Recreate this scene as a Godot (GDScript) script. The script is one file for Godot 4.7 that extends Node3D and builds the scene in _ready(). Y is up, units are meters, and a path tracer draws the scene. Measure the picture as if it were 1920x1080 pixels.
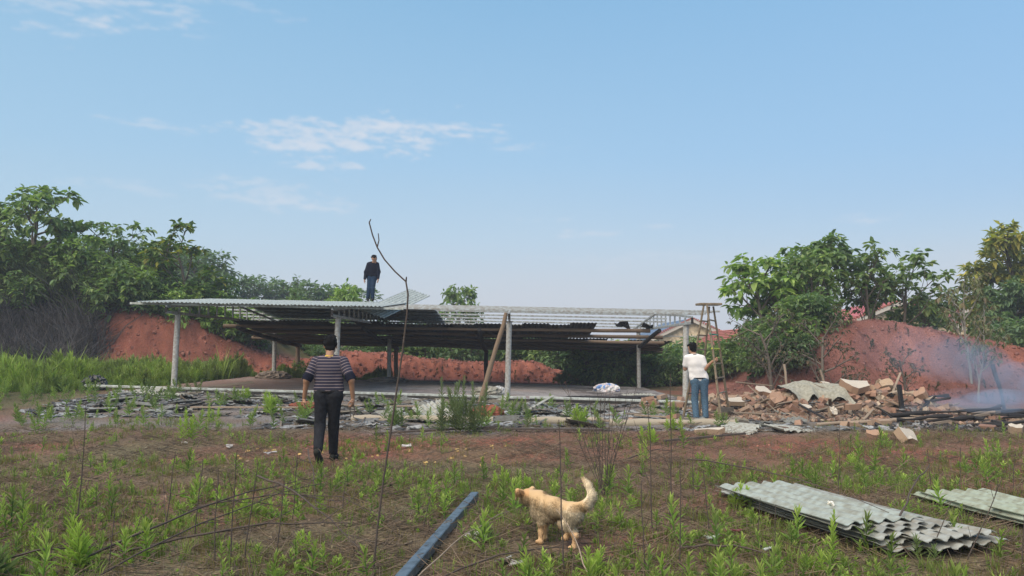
extends Node3D

const UP := Vector3.UP
var rng := RandomNumberGenerator.new()
var taken := {}
var M := {}
var nz := FastNoiseLite.new()
var nz2 := FastNoiseLite.new()
var nz3 := FastNoiseLite.new()


# ---------------------------------------------------------------- mesh collecting
class MB:
	var v := PackedVector3Array()
	var n := PackedVector3Array()
	var c := PackedColorArray()
	var uv := PackedVector2Array()
	var col := Color(1, 1, 1)

	func tri(a: Vector3, b: Vector3, d: Vector3) -> void:
		var m := (d - a).cross(b - a).normalized()
		v.append(a); v.append(b); v.append(d)
		for i in 3:
			n.append(m); c.append(col); uv.append(Vector2.ZERO)

	# smooth-normal triangle, wound so that it faces along its normals
	func trin(a: Vector3, b: Vector3, d: Vector3, na: Vector3, nb: Vector3, nd: Vector3) -> void:
		var m := (d - a).cross(b - a)
		v.append(a); n.append(na)
		if m.dot(na + nb + nd) >= 0.0:
			v.append(b); v.append(d); n.append(nb); n.append(nd)
		else:
			v.append(d); v.append(b); n.append(nd); n.append(nb)
		for i in 3:
			c.append(col); uv.append(Vector2.ZERO)

	# flat triangle facing roughly along o
	func trio(a: Vector3, b: Vector3, d: Vector3, o: Vector3) -> void:
		if (d - a).cross(b - a).dot(o) >= 0.0:
			tri(a, b, d)
		else:
			tri(a, d, b)

	func quado(a: Vector3, b: Vector3, d: Vector3, e: Vector3, o: Vector3) -> void:
		trio(a, b, d, o); trio(a, d, e, o)

	func quadn(a: Vector3, b: Vector3, d: Vector3, e: Vector3, na: Vector3, nb: Vector3, nd: Vector3, ne: Vector3) -> void:
		trin(a, b, d, na, nb, nd); trin(a, d, e, na, nd, ne)

	# eight corners: index bit 0 = x, 1 = y, 2 = z
	func hull8(p: Array) -> void:
		var mid := Vector3.ZERO
		for q in p:
			mid += q / 8.0
		for f in [[0, 1, 3, 2], [4, 5, 7, 6], [0, 1, 5, 4], [2, 3, 7, 6], [0, 2, 6, 4], [1, 3, 7, 5]]:
			var o: Vector3 = (p[f[0]] + p[f[1]] + p[f[2]] + p[f[3]]) / 4.0 - mid
			quado(p[f[0]], p[f[1]], p[f[2]], p[f[3]], o)

	func box(at: Vector3, s: Vector3, b := Basis()) -> void:
		var p := []
		for i in 8:
			p.append(at + b * (Vector3((i & 1) - 0.5, ((i >> 1) & 1) - 0.5, ((i >> 2) & 1) - 0.5) * s))
		hull8(p)

	# box with chamfered edges
	func bevel_box(at: Vector3, s: Vector3, e: float, b := Basis()) -> void:
		var h := s * 0.5
		var k := h - Vector3.ONE * e
		for ax in 3:
			for sg in [-1.0, 1.0]:
				var u := (ax + 1) % 3
				var w := (ax + 2) % 3
				var q := []
				for t in [[-1, -1], [1, -1], [1, 1], [-1, 1]]:
					var p := Vector3()
					p[ax] = h[ax] * sg; p[u] = k[u] * t[0]; p[w] = k[w] * t[1]
					q.append(at + b * p)
				var o := Vector3(); o[ax] = sg
				quado(q[0], q[1], q[2], q[3], b * o)
		for ax in 3:
			var u := (ax + 1) % 3
			var w := (ax + 2) % 3
			for su in [-1.0, 1.0]:
				for sw in [-1.0, 1.0]:
					var q := []
					for t in [[-1, 0], [1, 0], [1, 1], [-1, 1]]:
						var p := Vector3()
						p[ax] = k[ax] * t[0]
						p[u] = (h[u] if t[1] == 0 else k[u]) * su
						p[w] = (k[w] if t[1] == 0 else h[w]) * sw
						q.append(at + b * p)
					var o := Vector3(); o[u] = su; o[w] = sw
					quado(q[0], q[1], q[2], q[3], b * o)
		for sx in [-1.0, 1.0]:
			for sy in [-1.0, 1.0]:
				for sz in [-1.0, 1.0]:
					var o := Vector3(sx, sy, sz)
					trio(at + b * (Vector3(h.x, k.y, k.z) * o), at + b * (Vector3(k.x, h.y, k.z) * o), at + b * (Vector3(k.x, k.y, h.z) * o), b * o)

	# straight bar of rectangular section between two points
	func bar(a: Vector3, d: Vector3, w: float, h: float, up := Vector3.UP, e := 0.0) -> void:
		var z := (d - a)
		var l := z.length()
		z /= l
		if absf(z.dot(up)) > 0.98:
			up = Vector3.BACK
		var x := up.cross(z).normalized()
		var y := z.cross(x)
		if e > 0.0:
			bevel_box((a + d) / 2.0, Vector3(w, h, l), e, Basis(x, y, z))
		else:
			box((a + d) / 2.0, Vector3(w, h, l), Basis(x, y, z))

	func tube(path: PackedVector3Array, rad: PackedFloat32Array, sides := 6, cap := true) -> void:
		var m := path.size()
		var t0 := (path[1] - path[0]).normalized()
		var x := t0.cross(Vector3.UP if absf(t0.y) < 0.9 else Vector3.RIGHT).normalized()
		var pr := PackedVector3Array()
		var pn := PackedVector3Array()
		for i in m:
			var t := (path[mini(i + 1, m - 1)] - path[maxi(i - 1, 0)]).normalized()
			x = (x - t * x.dot(t)).normalized()
			var y := t.cross(x)
			var ring := PackedVector3Array()
			var rn := PackedVector3Array()
			for k in sides:
				var a := TAU * k / sides
				var o := x * cos(a) + y * sin(a)
				ring.append(path[i] + o * rad[i]); rn.append(o)
			if i > 0:
				for k in sides:
					var j := (k + 1) % sides
					quadn(pr[k], pr[j], ring[j], ring[k], pn[k], pn[j], rn[j], rn[k])
			if cap and (i == 0 or i == m - 1):
				var o := -t if i == 0 else t
				for k in sides:
					trio(path[i], ring[k], ring[(k + 1) % sides], o)
			pr = ring; pn = rn

	# corrugated sheet lying in x (across) and z (along), centred
	func corrugated(w: float, l: float, pitch: float, amp: float, th: float, rough: RandomNumberGenerator = null, ragged := 0.0, bend := 0.0, seg := 6) -> void:
		var nx := int(round(w / pitch * seg))
		var nl := 1 if bend == 0.0 else 6
		var z0 := PackedFloat32Array()
		var z1 := PackedFloat32Array()
		var j0 := 0.0
		var j1 := 0.0
		for i in nx + 1:
			if rough and ragged > 0.0:
				j0 = j0 * 0.7 + rough.randf_range(-1, 1) * ragged * 0.5
				j1 = j1 * 0.7 + rough.randf_range(-1, 1) * ragged * 0.5
			z0.append(-l / 2.0 + j0); z1.append(l / 2.0 + j1)
		var f := func(i: int, t: float) -> Vector3:
			var x := -w / 2.0 + w * i / nx
			return Vector3(x, amp * sin(TAU * x / pitch) + bend * (4.0 * (t - 0.5) * (t - 0.5)), lerpf(z0[i], z1[i], t))
		var g := func(i: int) -> Vector3:
			var x := -w / 2.0 + w * i / nx
			return Vector3(-amp * TAU / pitch * cos(TAU * x / pitch), 1, 0).normalized()
		var dn := Vector3(0, -th, 0)
		for k in nl:
			var t := float(k) / nl
			var s := float(k + 1) / nl
			for i in nx:
				var a: Vector3 = f.call(i, t)
				var b: Vector3 = f.call(i + 1, t)
				var d: Vector3 = f.call(i + 1, s)
				var e: Vector3 = f.call(i, s)
				var na: Vector3 = g.call(i)
				var nb: Vector3 = g.call(i + 1)
				quadn(a, b, d, e, na, nb, nb, na)
				quadn(a + dn, b + dn, d + dn, e + dn, -na, -nb, -nb, -na)
				if k == 0:
					quado(a, b, b + dn, a + dn, Vector3.FORWARD)
				if k == nl - 1:
					quado(d, e, e + dn, d + dn, Vector3.BACK)
			for sd in [[0, Vector3.LEFT], [nx, Vector3.RIGHT]]:
				var a: Vector3 = f.call(sd[0], t)
				var b: Vector3 = f.call(sd[0], s)
				quado(a, b, b + dn, a + dn, sd[1])

	# flat piece with an outline in xz, thickness t, corners uneven
	func slab(pts: PackedVector2Array, t: float, r: RandomNumberGenerator, un := 0.0) -> void:
		var top := PackedVector3Array()
		var bot := PackedVector3Array()
		for p in pts:
			var dy := r.randf_range(-un, un)
			top.append(Vector3(p.x, t / 2 + dy, p.y)); bot.append(Vector3(p.x * 0.97, -t / 2 + dy, p.y * 0.97))
		var m := pts.size()
		for i in m:
			var j := (i + 1) % m
			trio(Vector3(0, t / 2, 0), top[i], top[j], Vector3.UP)
			trio(Vector3(0, -t / 2, 0), bot[i], bot[j], Vector3.DOWN)
			quado(top[i], top[j], bot[j], bot[i], Vector3(pts[i].x + pts[j].x, 0, pts[i].y + pts[j].y))

	# a leaf: folded along its midrib, along a, side s
	func leaf(p: Vector3, a: Vector3, s: Vector3, l: float, w: float, fold: float, big: bool) -> void:
		var u := s.cross(a)
		if u.y < 0.0:
			u = -u
		var tip := p + a * l - UPV * (l * 0.12)
		var f := u * (fold * w)
		if big:
			var a1 := p + a * (l * 0.28)
			var a2 := p + a * (l * 0.66)
			for sg in [-1.0, 1.0]:
				var q1: Vector3 = a1 + s * (w * 0.5 * sg) + f
				var q2: Vector3 = a2 + s * (w * 0.36 * sg) + f * 0.7
				trio(p, q1, q2, u); trio(p, q2, tip, u)
		else:
			var m := p + a * (l * 0.42)
			trio(p, m + s * (w * 0.5) + f, tip, u); trio(p, m - s * (w * 0.5) + f, tip, u)
	const UPV := Vector3.UP

	func mesh() -> ArrayMesh:
		var a := []
		a.resize(Mesh.ARRAY_MAX)
		a[Mesh.ARRAY_VERTEX] = v; a[Mesh.ARRAY_NORMAL] = n; a[Mesh.ARRAY_COLOR] = c; a[Mesh.ARRAY_TEX_UV] = uv
		var m := ArrayMesh.new()
		m.add_surface_from_arrays(Mesh.PRIMITIVE_TRIANGLES, a)
		return m


# ---------------------------------------------------------------- naming
func numbered(called: String) -> String:
	if not taken.has(called):
		taken[called] = 0
		return called
	taken[called] += 1
	return "%s_%03d" % [called, taken[called]]


func tag(o: Node3D, label: String, category: String, group := "", kind := "") -> Node3D:
	if label: o.set_meta("label", label)
	if category: o.set_meta("category", category)
	if group: o.set_meta("group", group)
	if kind: o.set_meta("kind", kind)
	return o


func zone(x: float, t: Array) -> String:
	for z in t:
		if x < z[0]:
			return z[1]
	return t[-1][1]


# a thing with parts
func thing(called: String, label: String, category: String, at := Vector3.ZERO, group := "") -> Node3D:
	var o := Node3D.new()
	o.name = numbered(called)
	add_child(o)
	o.position = at
	return tag(o, label, category, group)


func part(called: String, mesh: Mesh, m: Material, parent: Node3D, at := Vector3.ZERO) -> MeshInstance3D:
	var o := MeshInstance3D.new()
	o.mesh = mesh
	o.material_override = m
	o.name = called if parent != self else numbered(called)
	parent.add_child(o, true)
	o.position = at
	return o


# a thing that is one mesh
func single(called: String, mesh: Mesh, m: Material, label: String, category: String, at := Vector3.ZERO, group := "") -> MeshInstance3D:
	var o := part(called, mesh, m, self, at)
	tag(o, label, category, group)
	return o


func place_copy(o: Node3D, called: String, xf: Transform3D, label: String, group := "") -> Node3D:
	var c: Node3D = o.duplicate()
	c.name = numbered(called)
	add_child(c)
	c.transform = xf
	tag(c, label, "", group)
	return c


func many(called: String, mesh: Mesh, m: Material, xf: Array, cols: Array, parent: Node3D = self) -> MultiMeshInstance3D:
	var mm := MultiMesh.new()
	mm.transform_format = MultiMesh.TRANSFORM_3D
	mm.use_colors = true
	mm.mesh = mesh
	mm.instance_count = xf.size()
	for i in xf.size():
		mm.set_instance_transform(i, xf[i])
		mm.set_instance_color(i, cols[i])
	var o := MultiMeshInstance3D.new()
	o.multimesh = mm
	o.material_override = m
	o.name = called if parent != self else numbered(called)
	parent.add_child(o, true)
	o.set_meta("kind", "stuff")
	return o


# ---------------------------------------------------------------- materials
func noise_tex(kind: int, freq: float, lo: float, hi: float, oct := 4, normal := 0.0, size := 512, tint := Color(1, 1, 1), tint2 := Color(1, 1, 1)) -> NoiseTexture2D:
	var f := FastNoiseLite.new()
	f.noise_type = kind as FastNoiseLite.NoiseType
	f.frequency = freq
	f.fractal_octaves = oct
	f.seed = 11
	var t := NoiseTexture2D.new()
	t.width = size; t.height = size
	t.seamless = true
	t.noise = f
	if normal > 0.0:
		t.as_normal_map = true
		t.bump_strength = normal
	else:
		var g := Gradient.new()
		g.set_color(0, (tint * lo).linear_to_srgb()); g.set_color(1, (tint2 * hi).linear_to_srgb())
		t.color_ramp = g
	return t


var TX := {}


func mat(lin: Color, rough := 0.9, tex := "", nrm := "", scale := 1.0, ns := 1.0, vertex := false) -> StandardMaterial3D:
	var m := StandardMaterial3D.new()
	m.albedo_color = lin.linear_to_srgb()
	m.roughness = rough
	m.vertex_color_use_as_albedo = vertex
	if tex:
		m.albedo_texture = TX[tex]
	if nrm:
		m.normal_enabled = true
		m.normal_texture = TX[nrm]
		m.normal_scale = ns
	if tex or nrm:
		m.uv1_triplanar = true
		m.uv1_scale = Vector3.ONE * scale
	return m


func leaf_mat(lin := Color(1, 1, 1)) -> StandardMaterial3D:
	var m := mat(lin, 0.6, "", "", 1, 1, true)
	m.metallic_specular = 0.35
	m.backlight_enabled = true
	m.backlight = Color(0.88, 0.95, 0.6)
	return m


func make_materials() -> void:
	TX.grain = noise_tex(FastNoiseLite.TYPE_SIMPLEX, 0.05, 0.62, 1.25, 5)
	TX.soil = noise_tex(FastNoiseLite.TYPE_SIMPLEX, 0.03, 0.4, 1.5, 6, 0, 1024)
	TX.stain = noise_tex(FastNoiseLite.TYPE_SIMPLEX, 0.012, 0.5, 1.3, 5, 0, 512, Color(1, 0.97, 0.92), Color(0.98, 1, 1.02))
	TX.rust = noise_tex(FastNoiseLite.TYPE_SIMPLEX, 0.02, 0.55, 1.2, 6, 0, 512, Color(1, 0.82, 0.68), Color(0.97, 1, 1.03))
	TX.bump = noise_tex(FastNoiseLite.TYPE_SIMPLEX, 0.05, 0, 1, 5, 6.0)
	TX.clod = noise_tex(FastNoiseLite.TYPE_CELLULAR, 0.04, 0, 1, 3, 7.0)
	M.ground = mat(Color(1, 1, 1), 0.97, "soil", "clod", 0.55, 1.3, true)
	M.ground.metallic_specular = 0.2
	M.bark = mat(Color(0.14, 0.12, 0.1), 0.95, "grain", "bump", 2.0, 1.0)
	M.pale_bark = mat(Color(0.3, 0.29, 0.26), 0.9, "grain", "bump", 2.0, 1.0)
	M.dead_wood = mat(Color(0.075, 0.06, 0.052), 0.95, "grain")
	M.leaf = leaf_mat()
	M.twig = mat(Color(1, 1, 1), 0.95, "", "", 1, 1, true)
	M.steel = mat(Color(0.4, 0.46, 0.49), 0.5, "rust", "", 0.6)
	M.steel.metallic = 0.2
	M.post = mat(Color(0.42, 0.45, 0.45), 0.6, "rust", "bump", 0.9, 0.3)
	M.blue_steel = mat(Color(0.14, 0.185, 0.225), 0.45, "stain", "bump", 1.4, 0.15)
	M.blue_steel.metallic = 0.5
	M.sheet = mat(Color(0.44, 0.49, 0.47), 0.75, "stain", "bump", 0.7, 0.3)
	M.fibre = mat(Color(0.33, 0.365, 0.35), 0.8, "rust", "", 0.7, 1.0, true)
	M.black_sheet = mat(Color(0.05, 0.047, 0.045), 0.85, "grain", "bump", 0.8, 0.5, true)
	M.timber = mat(Color(0.2, 0.145, 0.1), 0.9, "grain", "bump", 1.5, 0.6, true)
	M.plank = mat(Color(0.3, 0.24, 0.18), 0.9, "grain", "bump", 1.5, 0.6, true)
	M.char = mat(Color(0.016, 0.015, 0.016), 0.85, "grain", "bump", 1.6, 1.0)
	M.slab = mat(Color(1, 1, 1), 0.93, "soil", "bump", 0.8, 0.5, true)
	M.brick = mat(Color(1, 1, 1), 0.95, "grain", "bump", 3.0, 0.7, true)
	M.plaster = mat(Color(0.72, 0.69, 0.62), 0.9, "stain", "bump", 1.6, 0.6, true)
	M.shard = mat(Color(1, 1, 1), 0.8, "stain", "", 1.5, 1.0, true)
	M.tarp = mat(Color(0.3, 0.3, 0.25), 0.85, "stain", "bump", 1.5, 0.4)
	M.plastic = mat(Color(0.012, 0.016, 0.017), 0.35)
	M.bag = mat(Color(1, 1, 1), 0.5, "", "", 1, 1, true)
	M.wall = mat(Color(0.78, 0.64, 0.44), 0.9, "stain", "", 0.3)
	M.trim = mat(Color(0.5, 0.47, 0.42), 0.9)
	M.blue_roof = mat(Color(0.2, 0.3, 0.46), 0.5, "stain", "", 0.3)
	M.red_roof = mat(Color(0.38, 0.13, 0.1), 0.85, "grain", "", 0.8, 1, true)
	M.pink_roof = mat(Color(0.55, 0.19, 0.21), 0.7, "grain", "", 0.8, 1, true)
	M.orange_wall = mat(Color(0.58, 0.3, 0.13), 0.9, "stain", "", 0.3)
	M.glass_dark = mat(Color(0.03, 0.035, 0.04), 0.15)
	M.bamboo = mat(Color(0.22, 0.175, 0.12), 0.7, "stain", "", 2.0)
	M.skin = mat(Color(0.33, 0.185, 0.115), 0.6)
	M.skin.subsurf_scatter_enabled = true
	M.skin.subsurf_scatter_strength = 0.1
	M.hair = mat(Color(0.008, 0.008, 0.009), 0.6, "", "bump", 14.0, 1.5)
	M.cloth_white = mat(Color(0.68, 0.68, 0.68), 0.95, "", "bump", 2.2, 0.8)
	M.cloth_navy = mat(Color(0.011, 0.013, 0.024), 0.95, "", "bump", 2.2, 0.8)
	M.trouser_dark = mat(Color(0.022, 0.024, 0.03), 0.95, "stain", "bump", 2.2, 0.9)
	M.denim_dark = mat(Color(0.022, 0.045, 0.09), 0.95, "stain", "bump", 2.2, 0.9)
	M.denim = mat(Color(0.085, 0.16, 0.25), 0.95, "rust", "bump", 2.2, 0.9)
	M.shoe = mat(Color(0.025, 0.027, 0.025), 0.85)
	M.yellow = mat(Color(0.55, 0.38, 0.05), 0.9)
	M.green_paint = mat(Color(0.03, 0.26, 0.19), 0.7)
	M.lime_paint = mat(Color(0.45, 0.52, 0.05), 0.7)
	M.iron = mat(Color(0.09, 0.075, 0.06), 0.6)
	for k in ["hair", "cloth_white", "cloth_navy", "trouser_dark", "denim_dark", "denim", "shoe"]:
		M[k].metallic_specular = 0.2
	M.fur = mat(Color(1, 1, 1), 0.85, "", "", 1, 1, true)
	M.nose = mat(Color(0.02, 0.015, 0.015), 0.4)
	# striped shirt: navy with thin pale stripes
	var im := Image.create(8, 64, false, Image.FORMAT_RGB8)
	im.fill(Color(0.018, 0.018, 0.04).linear_to_srgb())
	im.fill_rect(Rect2i(0, 22, 8, 12), Color(0.22, 0.19, 0.2).linear_to_srgb())
	im.fill_rect(Rect2i(0, 37, 8, 4), Color(0.1, 0.06, 0.07).linear_to_srgb())
	M.striped = StandardMaterial3D.new()
	M.striped.albedo_texture = ImageTexture.create_from_image(im)
	M.striped.roughness = 0.95


# ---------------------------------------------------------------- the lie of the land (x to the right, d away from the viewer)
func table(t: Array, x: float) -> float:
	if x <= t[0][0]:
		return t[0][1]
	for i in t.size() - 1:
		if x < t[i + 1][0]:
			return lerpf(t[i][1], t[i + 1][1], smoothstep(t[i][0], t[i + 1][0], x))
	return t[-1][1]


const BANK := [[-60, 7.5], [-30, 5.6], [-24, 4.9], [-18, 3.5], [-15, 2.9], [-13.3, 1.95], [-11.8, 1.35], [-10.8, 1.05], [-9.5, 1.1], [-8, 1.4], [-6, 1.35], [-4, 1.05], [-1.5, 0.95], [1, 0.95], [2.3, 0.55], [3.4, 0.1], [5, -0.1]]
const HILL := [[-60, 9.5], [-30, 7.2], [-22, 5.6], [-16, 4.0], [-13, 2.8], [-11, 1.2], [-9, 0.4], [60, 0.2]]
const MOUND := [[7.2, -0.1], [8.5, 0.3], [9.6, 1.3], [10.6, 2.25], [11.8, 2.5], [12.9, 2.6], [14.5, 2.35], [15.2, 2.15], [16.8, 1.85], [18.2, 1.55], [22, 1.3], [30, 1.1], [45, 0.4]]
const HEAP := [[4.6, 0.0], [5.1, 0.3], [6.2, 0.45], [7.0, 0.6], [8.4, 0.64], [9.3, 0.5], [10.2, 0.16], [11.2, 0.0]]


func base_h(x: float, d: float) -> float:
	return clampf(0.056 - 0.0266 * x, -0.13, 0.42) * smoothstep(14.0, 22.5, d) * (1.0 - smoothstep(46.0, 62.0, d))


func bank_amount(x: float, d: float) -> float:   # 0 before the cut face, 1 at its crest
	var toe := 36.2 + 0.5 * nz.get_noise_2d(x * 9.0, 3.0) - 2.6 * smoothstep(-10.0, -17.0, x)
	return smoothstep(toe, toe + 2.3, d)


func mound_amount(x: float, d: float) -> float:
	var toe := 24.9 + 0.7 * nz.get_noise_2d(x * 8.0, 90.0)
	return smoothstep(toe, toe + 2.6, d)


func heap_h(x: float, d: float) -> float:
	var c := 19.7 - 0.25 * (x - 6.0)
	return table(HEAP, x) * exp(-pow((d - c) / 1.15, 2.0))


func land(x: float, d: float) -> float:
	var b := base_h(x, d)
	var h := b
	if d > 31.0 and x < 6.0:
		var k := bank_amount(x, d)
		var crest := maxf(b, table(BANK, x) + 0.12 * nz.get_noise_2d(x * 12.0, 50.0))
		var back := maxf(0.15, table(HILL, x))
		h = lerpf(b, lerpf(crest, back, smoothstep(38.5, 46.0, d)), k)
		if k > 0.02 and k < 0.98:
			h += k * (1.0 - k) * 4.0 * (0.3 * nz2.get_noise_2d(x * 110.0, d * 22.0) + 0.22 * nz3.get_noise_2d(x * 230.0, d * 180.0)) + 0.12 * k * nz3.get_noise_2d(x * 200.0, d * 200.0)
	if d > 23.5 and x > 6.5:
		var k := mound_amount(x, d)
		var crest := maxf(b, table(MOUND, x) + 0.1 * nz.get_noise_2d(x * 14.0, 20.0))
		h = lerpf(b, lerpf(crest, 0.0, smoothstep(29.0, 48.0, d)), k)
		if k > 0.02 and k < 0.98:
			h += k * (1.0 - k) * 4.0 * (0.26 * nz2.get_noise_2d(x * 90.0, d * 18.0) + 0.16 * nz3.get_noise_2d(x * 200.0, d * 160.0)) + 0.1 * k * nz3.get_noise_2d(x * 180.0, d * 180.0)
	h += heap_h(x, d)
	if d < 60.0:
		var flat := 1.0 - smoothstep(22.6, 23.2, d) * (1.0 - smoothstep(33.0, 33.6, d)) * smoothstep(-11.6, -10.9, x) * (1.0 - smoothstep(5.4, 6.2, x))
		h += flat * (0.035 * nz.get_noise_2d(x * 28.0, d * 28.0) + 0.022 * nz2.get_noise_2d(x * 95.0, d * 95.0) + 0.012 * nz3.get_noise_2d(x * 260.0, d * 260.0))
	return h


func on(x: float, d: float, up := 0.0) -> Vector3:
	return Vector3(x, land(x, d) + up, -d)


func land_color(x: float, d: float, h: float) -> Color:
	var n := nz.get_noise_2d(x * 14.0 + 300.0, d * 14.0)
	var n2 := nz2.get_noise_2d(x * 60.0 + 70.0, d * 60.0)
	var c := Color(0.165, 0.116, 0.085)
	var red := Color(0.245, 0.105, 0.074)
	var rz := smoothstep(10.0, 11.8, d) * (1.0 - smoothstep(14.6, 15.6, d)) * smoothstep(-6.5, -2.5, x)
	c = c.lerp(red, clampf(0.16 + 0.42 * rz + n * 0.8 + n2 * 0.5, 0.0, 1.0))
	c = c.lerp(Color(0.155, 0.142, 0.086), clampf(0.3 + nz3.get_noise_2d(x * 20.0, d * 20.0 + 500.0) * 1.6 - rz * 0.5, 0.0, 0.85))
	# ash and broken sheeting before the slab
	var ash := smoothstep(14.4, 15.4, d + n * 1.5) * (1.0 - smoothstep(22.6, 23.6, d)) * smoothstep(-11.5, -9.5, x) * (1.0 - smoothstep(11.0, 13.0, x))
	c = c.lerp(Color(0.2, 0.19, 0.185), ash * clampf(0.75 + n2, 0.0, 1.0))
	var burnt := smoothstep(6.6, 8.0, x + n * 1.5) * smoothstep(14.2, 15.0, d + n * 1.2) * (1.0 - smoothstep(20.8, 22.2, d)) * (1.0 - smoothstep(19.0, 24.0, x))
	c = c.lerp(Color(0.024, 0.023, 0.026), burnt * clampf(0.88 + n2 * 0.8, 0.0, 1.0))
	var hp := clampf(heap_h(x, d) * 3.0, 0.0, 1.0)
	c = c.lerp(Color(0.2, 0.135, 0.095), hp * 0.8)
	# cut banks of red earth
	if d > 31.0 and x < 6.0:
		var k := bank_amount(x, d)
		var w := smoothstep(0.02, 0.2, k) * (1.0 - smoothstep(39.0, 41.0, d + n * 2.0)) * smoothstep(-20.5, -18.0, x + n * 2.0)
		w = maxf(w, smoothstep(33.0, 35.5, d + n * 2.0) * smoothstep(-13.0, -10.0, x) * (1.0 - smoothstep(40.0, 42.0, d)) * (1.0 - smoothstep(2.0, 4.0, x)))
		c = c.lerp(Color(0.11, 0.1, 0.05), smoothstep(32.0, 34.0, d) * (1.0 - w))
		c = c.lerp(Color(0.25, 0.098, 0.07) * (1.0 + 0.3 * n2 + 0.3 * n + 0.4 * nz3.get_noise_2d(x * 300.0, h * 300.0 + d * 90.0)), w)
	if d > 22.0 and x > 5.5:
		var w := smoothstep(23.0, 24.6, d + n) * smoothstep(6.6, 8.0, x + n) * (1.0 - smoothstep(33.0, 36.0, d))
		var grey := nz.get_noise_2d(x * 22.0, h * 40.0 + 900.0)
		c = c.lerp(Color(0.235, 0.11, 0.092).lerp(Color(0.27, 0.1, 0.065), smoothstep(15.5, 19.0, x)) * (0.92 + 0.3 * n2 + 0.35 * grey + 0.35 * nz3.get_noise_2d(x * 260.0, h * 260.0 + d * 90.0)), w)
	if d > 46.0:
		c = c.lerp(Color(0.08, 0.085, 0.04), smoothstep(46.0, 50.0, d))
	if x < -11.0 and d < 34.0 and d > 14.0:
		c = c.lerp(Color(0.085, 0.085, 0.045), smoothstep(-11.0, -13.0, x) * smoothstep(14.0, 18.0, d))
	return c


# ---------------------------------------------------------------- sky
func sky_at(az: float, el: float) -> Color:   # degrees; display colours
	var stops := [[0.0, Color8(206, 208, 216)], [4.0, Color8(203, 211, 221)], [8.0, Color8(186, 210, 230)], [13.6, Color8(164, 201, 232)], [24.5, Color8(139, 185, 223)], [45.0, Color8(104, 158, 208)], [90.0, Color8(82, 136, 194)]]
	var c: Color = stops[-1][1]
	for i in stops.size() - 1:
		if el < stops[i + 1][0]:
			var t: float = maxf(0.0, (el - stops[i][0]) / (stops[i + 1][0] - stops[i][0]))
			c = (stops[i][1] as Color).lerp(stops[i + 1][1], t)
			break
	var left := 0.5 - 0.5 * sin(deg_to_rad(az))      # towards the side where the sun stands
	c = c.lerp(Color8(172, 206, 224), clampf((left - 0.5) * 0.75, 0.0, 0.5) * (1.0 - smoothstep(30.0, 70.0, el)))
	c = c.lerp(Color8(140, 188, 240), clampf((0.5 - left) * 0.9, 0.0, 0.5) * smoothstep(5.0, 11.0, el) * (1.0 - smoothstep(18.0, 60.0, el)))
	return c


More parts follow.
